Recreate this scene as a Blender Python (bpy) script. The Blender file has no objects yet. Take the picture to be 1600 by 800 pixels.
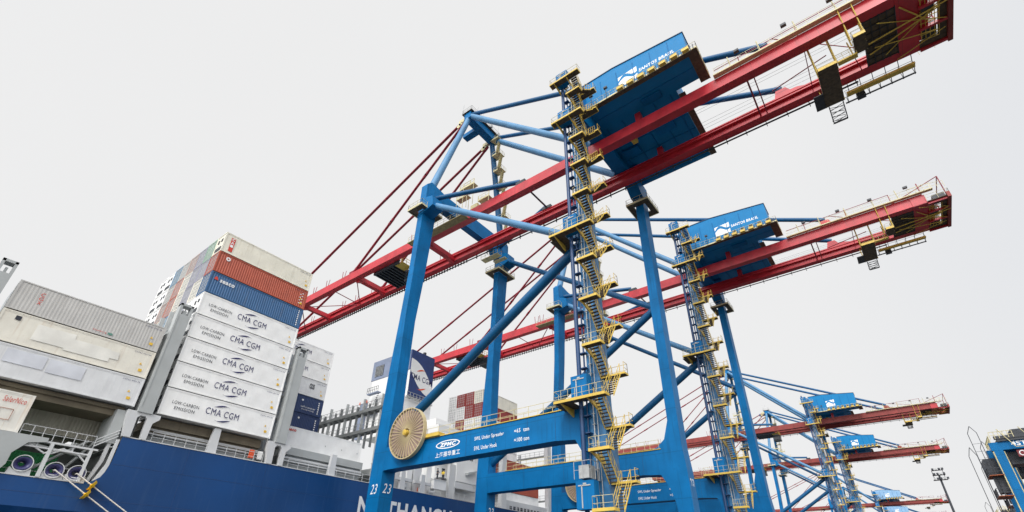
import bpy, math, random
from mathutils import Vector, Matrix
random.seed(7)
S = bpy.context.scene
COL = S.collection
R = math.radians

# ------------------------------------------------------------------ camera
cam_d = bpy.data.cameras.new("camera")
cam = bpy.data.objects.new("camera", cam_d)
COL.objects.link(cam)
cam_d.sensor_width = 36.0
cam_d.sensor_fit = 'HORIZONTAL'
cam_d.lens = 761.313 / 1600 * 36
cam_d.shift_y = 71.909 / 1600
cam_d.clip_start = 0.2
cam_d.clip_end = 6000
yaw, pit, roll = 0.66359648, 0.52730007, 0.01622336
fw = Vector((-math.sin(yaw) * math.cos(pit), math.cos(yaw) * math.cos(pit), math.sin(pit)))
rt = Vector((math.cos(yaw), math.sin(yaw), 0)); up = rt.cross(fw)
c, s = math.cos(roll), math.sin(roll)
r2 = rt * c + up * s; u2 = up * c - rt * s
cam.matrix_world = Matrix(((r2.x, u2.x, -fw.x, 0), (r2.y, u2.y, -fw.y, 0), (r2.z, u2.z, -fw.z, 0), (0, 0, 0, 1)))
S.camera = cam

# ------------------------------------------------------------------ world, sun, exposure
SUN_EL, SUN_AZ = R(42), R(160)      # azimuth clockwise from +Y
sd = Vector((math.sin(SUN_AZ) * math.cos(SUN_EL), math.cos(SUN_AZ) * math.cos(SUN_EL), math.sin(SUN_EL)))
W = bpy.data.worlds.new("World"); S.world = W; W.use_nodes = True
nt = W.node_tree; nt.nodes.clear()
N = nt.nodes.new; L = nt.links.new
out = N('ShaderNodeOutputWorld'); bg = N('ShaderNodeBackground'); bg.inputs['Strength'].default_value = 0.1
L(bg.outputs[0], out.inputs[0])
sky = N('ShaderNodeTexSky'); sky.sky_type = 'NISHITA'; sky.sun_disc = False
sky.sun_elevation = SUN_EL; sky.sun_rotation = SUN_AZ; sky.air_density = 1; sky.dust_density = 4
tc = N('ShaderNodeTexCoord')
# overcast layer: an even cloud deck, brighter where the sun stands behind it
dot = N('ShaderNodeVectorMath'); dot.operation = 'DOT_PRODUCT'; dot.inputs[1].default_value = sd
L(tc.outputs['Generated'], dot.inputs[0])
mr = N('ShaderNodeMapRange'); mr.interpolation_type = 'SMOOTHSTEP'
mr.inputs['From Min'].default_value = 0.50; mr.inputs['From Max'].default_value = 0.98
mr.inputs['To Min'].default_value = 8.72; mr.inputs['To Max'].default_value = 30
L(dot.outputs['Value'], mr.inputs['Value'])
noi = N('ShaderNodeTexNoise'); noi.inputs['Scale'].default_value = 2.2; noi.inputs['Detail'].default_value = 4
L(tc.outputs['Generated'], noi.inputs['Vector'])
nr = N('ShaderNodeMapRange'); nr.inputs['To Min'].default_value = 0.978; nr.inputs['To Max'].default_value = 1.016
L(noi.outputs['Fac'], nr.inputs['Value'])
# slightly greyer cloud towards the land side
dl = N('ShaderNodeVectorMath'); dl.operation = 'DOT_PRODUCT'; dl.inputs[1].default_value = Vector((0.62, 0.70, 0.35)).normalized()
L(tc.outputs['Generated'], dl.inputs[0])
gr = N('ShaderNodeMapRange'); gr.interpolation_type = 'SMOOTHSTEP'
gr.inputs['From Min'].default_value = 0.72; gr.inputs['From Max'].default_value = 1.0
gr.inputs['To Min'].default_value = 0.0; gr.inputs['To Max'].default_value = 1.0
L(dl.outputs['Value'], gr.inputs['Value'])
cc = N('ShaderNodeMix'); cc.data_type = 'RGBA'
cc.inputs['A'].default_value = (1.0, 1.0, 1.0, 1); cc.inputs['B'].default_value = (0.90, 0.92, 0.955, 1)
L(gr.outputs[0], cc.inputs['Factor'])
m1 = N('ShaderNodeMath'); m1.operation = 'MULTIPLY'
L(mr.outputs[0], m1.inputs[0]); L(nr.outputs[0], m1.inputs[1])
vm = N('ShaderNodeVectorMath'); vm.operation = 'SCALE'
L(cc.outputs['Result'], vm.inputs[0]); L(m1.outputs[0], vm.inputs['Scale'])
mx = N('ShaderNodeMix'); mx.data_type = 'RGBA'; mx.inputs['Factor'].default_value = 0.97
L(sky.outputs[0], mx.inputs['A']); L(vm.outputs[0], mx.inputs['B'])
L(mx.outputs['Result'], bg.inputs['Color'])
sun_d = bpy.data.lights.new("sun", 'SUN'); sun_d.energy = 1.4; sun_d.angle = R(14); sun_d.color = (1, 0.97, 0.93)
sun = bpy.data.objects.new("sun", sun_d); COL.objects.link(sun)
sun.rotation_euler = (-sd).to_track_quat('-Z', 'Y').to_euler()
S.view_settings.view_transform = 'Standard'; S.view_settings.look = 'None'
S.view_settings.exposure = 0; S.view_settings.gamma = 1; S.view_settings.use_curve_mapping = False

# ------------------------------------------------------------------ materials
MATS = {}
def mat(name, col, rough=0.5, metal=0.0, var=0.12, vs=0.6, streak=0.0, scol=(0.10, 0.05, 0.025), spec=0.5, dirt=0.0, bump=0.0, seam=None):
    if name in MATS: return MATS[name]
    m = bpy.data.materials.new(name); m.use_nodes = True
    t = m.node_tree; b = t.nodes['Principled BSDF']
    b.inputs['Roughness'].default_value = rough; b.inputs['Metallic'].default_value = metal
    b.inputs['Specular IOR Level'].default_value = spec
    co = t.nodes.new('ShaderNodeTexCoord')
    n1 = t.nodes.new('ShaderNodeTexNoise'); n1.inputs['Scale'].default_value = vs; n1.inputs['Detail'].default_value = 6
    t.links.new(co.outputs['Object'], n1.inputs['Vector'])
    r1 = t.nodes.new('ShaderNodeMapRange'); r1.inputs['From Min'].default_value = 0.3; r1.inputs['From Max'].default_value = 0.7
    r1.inputs['To Min'].default_value = 1 - var; r1.inputs['To Max'].default_value = 1 + var
    t.links.new(n1.outputs['Fac'], r1.inputs['Value'])
    v = t.nodes.new('ShaderNodeVectorMath'); v.operation = 'SCALE'; v.inputs[0].default_value = col
    t.links.new(r1.outputs[0], v.inputs['Scale'])
    last = v.outputs[0]
    if streak > 0:
        mp = t.nodes.new('ShaderNodeMapping'); mp.inputs['Scale'].default_value = (2.6, 2.6, 0.16)
        t.links.new(co.outputs['Object'], mp.inputs['Vector'])
        n2 = t.nodes.new('ShaderNodeTexNoise'); n2.inputs['Scale'].default_value = 1.3; n2.inputs['Detail'].default_value = 7
        t.links.new(mp.outputs[0], n2.inputs['Vector'])
        r2_ = t.nodes.new('ShaderNodeMapRange'); r2_.inputs['From Min'].default_value = 0.56; r2_.inputs['From Max'].default_value = 0.78
        r2_.inputs['To Max'].default_value = streak
        t.links.new(n2.outputs['Fac'], r2_.inputs['Value'])
        mxx = t.nodes.new('ShaderNodeMix'); mxx.data_type = 'RGBA'; mxx.inputs['B'].default_value = (*scol, 1)
        t.links.new(r2_.outputs[0], mxx.inputs['Factor']); t.links.new(last, mxx.inputs['A']); last = mxx.outputs['Result']
    if dirt > 0:
        n3 = t.nodes.new('ShaderNodeTexNoise'); n3.inputs['Scale'].default_value = 3.1; n3.inputs['Detail'].default_value = 8; n3.inputs['Roughness'].default_value = 0.7
        t.links.new(co.outputs['Object'], n3.inputs['Vector'])
        r3 = t.nodes.new('ShaderNodeMapRange'); r3.inputs['From Min'].default_value = 0.58; r3.inputs['From Max'].default_value = 0.68
        r3.inputs['To Max'].default_value = dirt
        t.links.new(n3.outputs['Fac'], r3.inputs['Value'])
        mxx = t.nodes.new('ShaderNodeMix'); mxx.data_type = 'RGBA'; mxx.inputs['B'].default_value = (*scol, 1)
        t.links.new(r3.outputs[0], mxx.inputs['Factor']); t.links.new(last, mxx.inputs['A']); last = mxx.outputs['Result']
    if seam:
        sx = t.nodes.new('ShaderNodeSeparateXYZ'); t.links.new(co.outputs['Object'], sx.inputs[0])
        dv = t.nodes.new('ShaderNodeMath'); dv.operation = 'DIVIDE'; dv.inputs[1].default_value = seam[1]; t.links.new(sx.outputs[seam[0]], dv.inputs[0])
        fr_ = t.nodes.new('ShaderNodeMath'); fr_.operation = 'FRACT'; t.links.new(dv.outputs[0], fr_.inputs[0])
        lt_ = t.nodes.new('ShaderNodeMath'); lt_.operation = 'LESS_THAN'; lt_.inputs[1].default_value = 0.07 / seam[1]; t.links.new(fr_.outputs[0], lt_.inputs[0])
        mu_ = t.nodes.new('ShaderNodeMath'); mu_.operation = 'MULTIPLY'; mu_.inputs[1].default_value = 0.55; t.links.new(lt_.outputs[0], mu_.inputs[0])
        mxx = t.nodes.new('ShaderNodeMix'); mxx.data_type = 'RGBA'; mxx.inputs['B'].default_value = (*scol, 1)
        t.links.new(mu_.outputs[0], mxx.inputs['Factor']); t.links.new(last, mxx.inputs['A']); last = mxx.outputs['Result']
    t.links.new(last, b.inputs['Base Color'])
    if bump > 0:
        bp = t.nodes.new('ShaderNodeBump'); bp.inputs['Strength'].default_value = bump; bp.inputs['Distance'].default_value = 0.05
        t.links.new(n1.outputs['Fac'], bp.inputs['Height']); t.links.new(bp.outputs[0], b.inputs['Normal'])
    MATS[name] = m
    return m
BLUE = mat('crane_blue_paint', (0.002, 0.14, 0.365), 0.45, streak=0.6, scol=(0.004, 0.07, 0.16), var=0.16, vs=0.35, spec=0.15, seam=('Z', 5.4), dirt=0.3)
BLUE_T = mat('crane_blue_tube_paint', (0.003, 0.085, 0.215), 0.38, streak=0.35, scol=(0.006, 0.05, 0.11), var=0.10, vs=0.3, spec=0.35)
BLUE_L = mat('crane_tower_paint', (0.03, 0.15, 0.32), 0.45, streak=0.9, scol=(0.02, 0.03, 0.06), var=0.3, vs=1.5)
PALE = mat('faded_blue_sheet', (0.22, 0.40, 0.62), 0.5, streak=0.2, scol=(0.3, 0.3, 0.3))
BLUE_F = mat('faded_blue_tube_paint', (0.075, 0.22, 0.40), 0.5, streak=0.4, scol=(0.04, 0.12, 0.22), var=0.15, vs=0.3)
HOUSE = mat('machinery_house_blue', (0.004, 0.19, 0.45), 0.45, var=0.06, streak=0.15, scol=(0.01, 0.09, 0.2), spec=0.2)
RED = mat('boom_red_paint', (0.50, 0.025, 0.038), 0.38, var=0.18, streak=0.45, scol=(0.24, 0.03, 0.03), spec=0.5, seam=('X', 7.3))
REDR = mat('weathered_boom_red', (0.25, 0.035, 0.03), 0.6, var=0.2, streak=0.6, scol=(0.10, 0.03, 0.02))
REDD = mat('forestay_red', (0.26, 0.012, 0.03), 0.45)
YEL = mat('walkway_yellow', (0.66, 0.46, 0.08), 0.5, var=0.12, streak=0.35, scol=(0.25, 0.13, 0.03))
YELP = mat('pale_yellow_rail', (0.58, 0.52, 0.30), 0.5, var=0.1)
GRAT = mat('walkway_grating', (0.10, 0.075, 0.05), 0.7, var=0.35, vs=3, metal=0.2)
GALV = mat('galvanised_steel', (0.42, 0.43, 0.43), 0.5, metal=0.3, var=0.15, vs=2)
DARK = mat('dark_machinery', (0.03, 0.035, 0.045), 0.5, var=0.3, vs=2)
RUST = mat('rusty_orange_steel', (0.33, 0.09, 0.03), 0.7, var=0.35, vs=1.5)
WHT = mat('white_paint', (0.80, 0.80, 0.78), 0.5, var=0.03)
LOGO = mat('white_lettering', (0.82, 0.83, 0.84), 0.55, var=0.02)
NAVY = mat('navy_lettering', (0.02, 0.02, 0.11), 0.5, var=0.02)
REDL = mat('red_lettering', (0.60, 0.05, 0.03), 0.5, var=0.05)
YLAB = mat('yellow_sticker', (0.80, 0.50, 0.05), 0.5, var=0.05)
ORNG = mat('orange_red_paint', (0.72, 0.10, 0.03), 0.5)
SHIPG = mat('ship_grey_paint', (0.40, 0.42, 0.42), 0.5, var=0.06, streak=0.3, scol=(0.36, 0.33, 0.28))
SHIPL = mat('ship_light_paint', (0.60, 0.61, 0.62), 0.5, var=0.04, streak=0.25, scol=(0.5, 0.42, 0.33))
SHIPW = mat('ship_white_paint', (0.80, 0.80, 0.79), 0.5, var=0.03, streak=0.12, scol=(0.6, 0.55, 0.48))
SHIPD = mat('hatch_side_brown', (0.20, 0.17, 0.12), 0.7, var=0.2, streak=0.4, scol=(0.1, 0.07, 0.05))
HULL = mat('hull_blue_paint', (0.005, 0.050, 0.175), 0.38, var=0.22, vs=0.11, streak=0.35, scol=(0.035, 0.085, 0.20), spec=0.35, bump=0.5, dirt=0.12)
FUNN = mat('funnel_navy', (0.02, 0.045, 0.16), 0.45)
FUNG = mat('funnel_grey', (0.20, 0.24, 0.34), 0.45)
ROPE = mat('white_mooring_rope', (0.72, 0.68, 0.62), 0.9, vs=8, var=0.2)
LAV = mat('fairlead_violet_paint', (0.045, 0.045, 0.14), 0.4, var=0.25, vs=3)
SKIN = mat('skin', (0.45, 0.26, 0.18), 0.6)
CLB = mat('dark_workwear', (0.03, 0.035, 0.05), 0.8)
CLY = mat('yellow_hivis', (0.75, 0.55, 0.04), 0.7)
GLASS = mat('dark_window_glass', (0.03, 0.04, 0.05), 0.1)
CPAL = {}
for k, (col, st, sc_, dt) in {
    'white reefer': ((0.86, 0.86, 0.85), 0.05, (0.6, 0.55, 0.5), 0.05),
    'aged cream': ((0.78, 0.75, 0.64), 0.35, (0.42, 0.36, 0.26), 0.35),
    'cream': ((0.78, 0.75, 0.66), 0.3, (0.45, 0.30, 0.18), 0.15),
    'pale grey': ((0.52, 0.51, 0.49), 0.45, (0.33, 0.31, 0.29), 0.12),
    'light grey': ((0.70, 0.71, 0.72), 0.3, (0.45, 0.46, 0.50), 0.1),
    'rust red': ((0.42, 0.085, 0.045), 0.3, (0.25, 0.06, 0.04), 0.15),
    'dark red': ((0.30, 0.04, 0.035), 0.3, (0.2, 0.05, 0.03), 0.1),
    'mid blue': ((0.035, 0.12, 0.27), 0.4, (0.12, 0.11, 0.10), 0.35),
    'navy blue': ((0.012, 0.035, 0.12), 0.2, (0.05, 0.06, 0.12), 0.1),
    'pale green': ((0.28, 0.45, 0.33), 0.3, (0.4, 0.42, 0.38), 0.2),
    'lavender grey': ((0.34, 0.34, 0.42), 0.4, (0.2, 0.17, 0.16), 0.3),
    'brownish pink': ((0.46, 0.32, 0.28), 0.4, (0.3, 0.2, 0.15), 0.3),
    'salmon red': ((0.50, 0.17, 0.12), 0.3, (0.4, 0.3, 0.25), 0.2),
    'steel blue': ((0.12, 0.27, 0.42), 0.3, (0.3, 0.33, 0.36), 0.3),
    'dark green': ((0.01, 0.22, 0.06), 0.2, (0.05, 0.1, 0.05), 0.1),
    'tan grey': ((0.52, 0.50, 0.42), 0.5, (0.22, 0.19, 0.14), 0.1),
    'rust stained white': ((0.76, 0.74, 0.68), 0.5, (0.55, 0.30, 0.12), 0.12)}.items():
    CPAL[k] = mat('container_' + k.replace(' ', '_'), col, 0.5, streak=st, scol=sc_, dirt=dt, var=0.07, vs=0.8, bump=0.25)

# ------------------------------------------------------------------ mesh helpers
ORG = [Vector((0, 0, 0))]
class MB:
    def __init__(self): self.v = []; self.f = []; self.s = []
    def add(self, vs, fs, smooth=False):
        o = len(self.v); self.v += [tuple(x) for x in vs]
        for f in fs: self.f.append(tuple(o + i for i in f)); self.s.append(smooth)
        return self
    def hexa(self, b, t):
        return self.add(list(b) + list(t), [(3, 2, 1, 0), (4, 5, 6, 7), (0, 1, 5, 4), (1, 2, 6, 5), (2, 3, 7, 6), (3, 0, 4, 7)])
    def box(self, x0, x1, y0, y1, z0, z1):
        return self.hexa([(x0, y0, z0), (x1, y0, z0), (x1, y1, z0), (x0, y1, z0)], [(x0, y0, z1), (x1, y0, z1), (x1, y1, z1), (x0, y1, z1)])
    def sect(self, secs):           # stack of rectangular sections (z, x0, x1, y0, y1)
        n = len(secs); vs = []
        for z, x0, x1, y0, y1 in secs: vs += [(x0, y0, z), (x1, y0, z), (x1, y1, z), (x0, y1, z)]
        fs = [(3, 2, 1, 0), tuple(4 * (n - 1) + i for i in range(4))]
        for k in range(n - 1):
            for i in range(4):
                j = (i + 1) % 4; fs.append((4 * k + i, 4 * k + j, 4 * k + 4 + j, 4 * k + 4 + i))
        return self.add(vs, fs)
    def tube(self, p, q, r, n=8, rb=None, caps=True, smooth=True):
        p, q = Vector(p), Vector(q); d = (q - p)
        if d.length < 1e-6: return self
        d.normalize(); a = d.cross(Vector((0, 0, 1)) if abs(d.z) < 0.95 else Vector((1, 0, 0))).normalized(); b = d.cross(a)
        rb = r if rb is None else rb; vs = []
        for (o, rr) in ((p, r), (q, rb)):
            for i in range(n):
                t = 2 * math.pi * i / n + math.pi / n
                vs.append(o + a * (rr * math.cos(t)) + b * (rr * math.sin(t)))
        self.add(vs, [(i, (i + 1) % n, n + (i + 1) % n, n + i) for i in range(n)], smooth and n > 4)
        if caps: self.add(vs, [tuple(range(n - 1, -1, -1)), tuple(range(n, 2 * n))])
        return self
    def path(self, pts, r, n=6):
        for a, b in zip(pts, pts[1:]): self.tube(a, b, r, n)
        return self
    def prism(self, pts, axis, a0, a1):     # 2-D outline extruded along an axis
        n = len(pts)
        def mk(u, w, a):
            return {'x': (a, u, w), 'y': (u, a, w), 'z': (u, w, a)}[axis]
        vs = [mk(u, w, a0) for u, w in pts] + [mk(u, w, a1) for u, w in pts]
        fs = [tuple(range(n - 1, -1, -1)), tuple(range(n, 2 * n))] + [(i, (i + 1) % n, n + (i + 1) % n, n + i) for i in range(n)]
        return self.add(vs, fs)
    def ring(self, c, r0, r1, t, axis='y', n=40):
        c = Vector(c); vs = []
        for rr, dy in ((r0, -t / 2), (r1, -t / 2), (r1, t / 2), (r0, t / 2)):
            for i in range(n):
                a = 2 * math.pi * i / n; u, w = rr * math.cos(a), rr * math.sin(a)
                vs.append(c + (Vector((u, dy, w)) if axis == 'y' else Vector((dy, u, w)) if axis == 'x' else Vector((u, w, dy))))
        fs = []
        for k in range(4):
            kk = (k + 1) % 4
            for i in range(n):
                j = (i + 1) % n; fs.append((k * n + i, k * n + j, kk * n + j, kk * n + i))
        return self.add(vs, fs)
    def rail(self, pts, h=1.1, sp=1.5, r=0.032, mid=True):
        for a, b in zip(pts, pts[1:]):
            a, b = Vector(a), Vector(b); d = (b - a).length; n = max(1, int(round(d / sp)))
            for i in range(n + 1):
                p = a.lerp(b, i / n); self.tube(p, p + Vector((0, 0, h)), r, 4)
            self.tube(a + Vector((0, 0, h)), b + Vector((0, 0, h)), r, 4)
            if mid: self.tube(a + Vector((0, 0, h / 2)), b + Vector((0, 0, h / 2)), r * .8, 4)
        return self
    def build(self, name, m, parent=None):
        me = bpy.data.meshes.new(name); o = ORG[0]
        me.from_pydata([(x - o.x, y - o.y, z - o.z) for x, y, z in self.v], [], self.f)
        me.polygons.foreach_set('use_smooth', self.s); me.update()
        import bmesh
        bm = bmesh.new(); bm.from_mesh(me); bmesh.ops.recalc_face_normals(bm, faces=bm.faces); bm.to_mesh(me); bm.free()
        me.materials.append(m)
        ob = bpy.data.objects.new(name, me); COL.objects.link(ob)
        if parent: ob.parent = parent
        return ob
def tag(o, label=None, cat=None, group=None, kind=None):
    if label: o['label'] = label
    if cat: o['category'] = cat
    if group: o['group'] = group
    if kind: o['kind'] = kind
    return o
def thing(name, loc, label, cat, group=None):
    o = bpy.data.objects.new(name, None); COL.objects.link(o); o.location = loc; o.empty_display_size = 1
    ORG[0] = Vector(loc)
    return tag(o, label, cat, group)
def single(o, loc): o.location = loc; return o
def copy_tree(o, parent=None, skip=()):
    cpy = o.copy(); COL.objects.link(cpy); cpy.parent = parent
    for ch in o.children:
        if ch.name.split('.')[0] in skip: continue
        copy_tree(ch, cpy, skip)
    return cpy
def struct(mb, name, m):
    ORG[0] = Vector((0, 0, 0)); o = mb.build(name, m); o['kind'] = 'structure'; return o
def text_verts(txt, width=None, height=None, shear=0.0, bold=0.0, depth=0.01, align='LEFT'):
    cu = bpy.data.curves.new('lettering', 'FONT'); cu.body = txt; cu.size = 1; cu.extrude = 0; cu.offset = bold; cu.shear = shear
    cu.resolution_u = 3; cu.align_x = align; cu.space_character = 1.12
    ob = bpy.data.objects.new('tmp', cu); COL.objects.link(ob)
    dg = bpy.context.evaluated_depsgraph_get(); me = bpy.data.meshes.new_from_object(ob.evaluated_get(dg))
    vs = [v.co.copy() for v in me.vertices]; fs = [tuple(p.vertices) for p in me.polygons]
    bpy.data.objects.remove(ob); bpy.data.curves.remove(cu); bpy.data.meshes.remove(me)
    if not vs: return [], []
    x0 = min(v.x for v in vs); x1 = max(v.x for v in vs); y0 = min(v.y for v in vs); y1 = max(v.y for v in vs)
    sx = (width / (x1 - x0)) if width else None; sy = (height / (y1 - y0)) if height else None
    sx = sx or sy or 1; sy = sy or sx
    return [((v.x - x0) * sx, (v.y - y0) * sy) for v in vs], fs
def letter(mb, txt, org, right, upv, width=None, height=None, **k):   # flat lettering laid on a face
    vs, fs = text_verts(txt, width, height, **k)
    o, a, b = Vector(org), Vector(right), Vector(upv)
    mb.add([o + a * u + b * w for u, w in vs], fs)
    return mb
def shape2(mb, pts, org, right, upv):
    o, a, b = Vector(org), Vector(right), Vector(upv)
    mb.add([o + a * u + b * w for u, w in pts], [tuple(range(len(pts)))]); return mb
def swoosh(mb, org, right, upv, w, h, flip=1):          # tapering curved stroke
    n = 10; top = []; bot = []
    for i in range(n + 1):
        t = i / n; x = t * w; y = h * math.sin(math.pi * t * 0.75) * flip
        th = h * 0.45 * math.sin(math.pi * min(1, t * 1.15)) * flip if t < 0.87 else 0.02
        top.append((x, y)); bot.append((x, y - th))
    o, a, b = Vector(org), Vector(right), Vector(upv)
    pts = [o + a * u + b * v_ for u, v_ in top + bot]; m_ = n + 1
    mb.add(pts, [(i, i + 1, m_ + i + 1, m_ + i) for i in range(n)]); return mb

GZ = -1.7
# ------------------------------------------------------------------ ground, quay, water
MB_ = MB()
g = MB(); g.add([(-55.5, -600, GZ), (3500, -600, GZ), (3500, 4000, GZ), (-55.5, 4000, GZ)], [(0, 1, 2, 3)])
CONC = mat('quay_concrete', (0.07, 0.069, 0.066), 0.85, var=0.2, vs=0.15, dirt=0.3, scol=(0.07, 0.068, 0.065))
struct(g, 'quay_apron', CONC)
w = MB(); w.box(-56.2, -55.5, -600, 4000, -9, GZ + 0.15); struct(w, 'quay_wall', CONC)
w = MB(); w.add([(-4000, -600, -4.5), (-56.2, -600, -4.5), (-56.2, 4000, -4.5), (-4000, 4000, -4.5)], [(0, 1, 2, 3)])
struct(w, 'water', mat('harbour_water', (0.03, 0.06, 0.06), 0.12, var=0.3, vs=0.4, bump=0.5))
rl = MB()
for x in (-52.7, -52.5, -21.3, -21.1): rl.box(x, x + 0.07, -300, 1200, GZ, GZ + 0.03)
struct(rl, 'crane_rails', GALV)

# ------------------------------------------------------------------ gantry crane
YN0, YN1, YF0, YF1 = 40.2, 42.2, 60.4, 62.5
CO = (-36.5, 51.3, GZ)
GT, GB = 56.7, 54.85
def build_crane():
    cr = thing('gantry_crane', CO, 'nearest and largest ship-to-shore gantry crane, blue with red twin boom, numbered 23 on its legs', 'crane', 'ship-to-shore gantry cranes along the quay')
    X = (1, 0, 0); Y = (0, 1, 0); Z = (0, 0, 1)
    # --- legs
    for dy in (0, YF0 - YN0):
        m = MB().sect([(1.2, -54.1, -51.6, YN0 + dy, YN1 + dy), (12.2, -53.85, -51.5, YN0 + dy, YN1 + dy), (15.2, -53.75, -51.45, YN0 + dy, YN1 + dy - .1),
                       (24.5, -53.3, -51.3, YN0 + dy, YN0 + 1.75 + dy), (34, -52.6, -51.3, YN0 + dy, YN0 + 1.9 + dy), (42, -52.1, -50.95, YN0 + dy, YN0 + 2.3 + dy), (57.2, -51.7, -50.5, YN0 + dy, YN0 + 2.9 + dy)])
        lg = m.build('leg', BLUE, cr)
        if dy == 0:
            t = MB(); letter(t, '23', (-53.35, YN0 - .012, 9.55), X, Z, width=1.25, height=1.15, shear=0.25); t.build('number', LOGO, lg)
        t = MB(); letter(t, '23', (-51.45, YN0 + dy + .35, 9.65 - (.6 if dy else 0)), Y, Z, width=1.3, height=1.15, shear=0.25); t.build('number', LOGO, lg)
    for dy in (0, YF0 - YN0):
        m = MB().sect([(1.2, -22.3, -20.2, YN0 + dy, YN1 + dy), (12.2, -21.95, -20.3, YN0 + dy, YN1 + dy), (15, -21.85, -20.5, YN0 + dy, YN1 + dy), (59, -21.8, -20.5, YN0 + dy, YN1 + dy)])
        lg = m.build('leg', BLUE_L if dy == 0 else BLUE, cr)
        if dy:
            t = MB(); letter(t, '23', (-20.285, YF0 + .4, 9.9), Y, Z, width=1.2, height=1.5, shear=0.1); t.build('number', LOGO, lg)
    # --- sills, bogies
    for x0, x1 in ((-54.1, -51.6), (-22.4, -20.2)):
        MB().box(x0, x1, 38.2, 64.4, 0.6, 3.2).build('sill_beam', BLUE, cr)
        b = MB()
        for yy in (38.6, 42.4, 57.6, 61.4):
            b.box(x0 + .4, x1 - .4, yy, yy + 2.6, GZ + .35, .55)
            for k in (0.2, 1.4, 2.4): b.tube((x0 + .9, yy + k, GZ + .36), (x1 - .9, yy + k, GZ + .36), .34, 14)
        b.build('bogie', DARK, cr)
    # --- portal beams
    for dy in (0, YF0 - YN0):
        y0 = YN0 + dy
        m = MB()
        m.prism([(-51.45, 12.2), (-50.6, 12.25), (-26, 12.2), (-23.6, 12.0), (-22.6, 10.2), (-21.9, 7.5), (-21.87, 15.3), (-22.6, 15.0), (-51.46, 15.05)], 'y', y0 + .004, y0 + 1.75)
        if dy: m.prism([(-25.5, 14.9), (-21.85, 14.9), (-21.84, 18.5), (-22.6, 16.2), (-23.7, 15.3)], 'y', y0 + .012, y0 + 1.7)
        pb = m.build('portal_beam', BLUE, cr)
        for x in (-44.5, -37.6, -33.4, -29.2, -25.8): MB().box(x, x + .05, y0 - .012, y0 + .02, 12.2, 15.02).build('weld_seam', BLUE_T, pb)
        if dy == 0 or True:
            t = MB(); yy = y0 - .015
            if dy == 0:
                t2 = []
                for i in range(28): t2.append((-40.45 + 1.9 * math.cos(i * math.pi / 14), 13.95 + .48 * math.sin(i * math.pi / 14)))
                n = 28; inn = [(-40.45 + 1.72 * math.cos(i * math.pi / 14), 13.95 + .37 * math.sin(i * math.pi / 14)) for i in range(n)]
                t.add([(a, yy, b_) for a, b_ in t2 + inn], [(i, (i + 1) % n, n + (i + 1) % n, n + i) for i in range(n)])
                letter(t, 'ZPMC', (-41.75, yy, 13.72), X, Z, width=2.6, height=.46, bold=.05, shear=.2)
            t.build('maker_emblem', LOGO, pb) if dy == 0 else None
            if dy == 0:
                for tx, xx, zz, ww, hh in (('SWL Under Spreader', -36.35, 13.62, 4.1, .52), ('=65  ton', -30.85, 13.72, 1.9, .42), ('SWL Under Hook', -36.35, 12.66, 3.2, .44), ('=100 ton', -30.85, 12.78, 1.9, .42), ('上海振华重工', -42.3, 12.58, 3.85, .58)):
                    t = MB(); letter(t, tx, (xx, yy, zz), X, Z, width=ww, height=hh, bold=.012); t.build('lettering', LOGO, pb)
        e = MB(); e.box(-48, -23.2, y0 - .10, y0 + 1.8, 15.05, 15.13)
        wk = e.build('walkway', YEL, pb)
        r = MB(); r.rail([(-47.8, y0 - .02, 15.13), (-23.4, y0 - .02, 15.13)], 1.1, 1.9, .03); r.rail([(-47.8, y0 + 1.72, 15.13), (-23.4, y0 + 1.72, 15.13)], 1.1, 1.9, .03)
        r.build('railing', YELP, wk)
    # --- upper sea-side frame
    m = MB()
    m.prism([(40.25, 55.6), (43.4, 55.6), (44.6, 57.35), (58.2, 57.35), (59.4, 55.6), (62.9, 55.6), (62.9, 60), (61.7, 61), (58.2, 60.4), (44.6, 60.4), (41.2, 61), (40.25, 60)], 'x', -51.85, -50.4)
    m.build('upper_cross_beam', BLUE, cr)
    for y0, y1 in ((41.7, 47.7), (61.4, 54.7)):
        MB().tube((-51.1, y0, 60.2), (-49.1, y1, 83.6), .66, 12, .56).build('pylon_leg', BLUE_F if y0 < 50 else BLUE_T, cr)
    a = MB(); a.box(-49.9, -48.2, 46.9, 55.4, 82.3, 84.0); a.box(-53.4, -49.9, 50.3, 51.7, 82.6, 83.6)
    ap = a.build('apex_beam', BLUE, cr)
    r = MB(); r.box(-50.4, -47.7, 46.6, 55.8, 84.02, 84.1); wk = r.build('walkway', GRAT, ap)
    r = MB(); r.rail([(-50.3, 46.7, 84.1), (-50.3, 55.7, 84.1), (-47.8, 55.7, 84.1), (-47.8, 46.7, 84.1), (-50.3, 46.7, 84.1)], 1.1, 1.2, .03)
    for q in ((-50.3, 46.8), (-49.2, 47.6), (-48, 55.4)): r.tube((q[0], q[1], 84), (q[0] + .1, q[1], 87.2), .03, 4)
    for q in ((-47.9, 48.5), (-47.8, 50.2), (-47.9, 52.5), (-50.2, 48.2), (-50.1, 54)): r.box(q[0], q[0] + .5, q[1], q[1] + .5, 84.1, 84.8); r.tube((q[0], q[1], 84.1), (q[0] + .2, q[1], 86.2), .035, 4)
    r.build('railing', GALV, wk)
    for y in (47.4, 55.0):
        sh = MB()
        for k in range(3): sh.tube((-50.6 - .5 * k, y - .25, 82.9 - .4 * k), (-50.6 - .5 * k, y + .25, 82.9 - .4 * k), .55, 12)
        sh.box(-51.6, -50.0, y - .3, y + .3, 82.6, 83.4); sh.build('sheave_block', YELP, ap)
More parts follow.
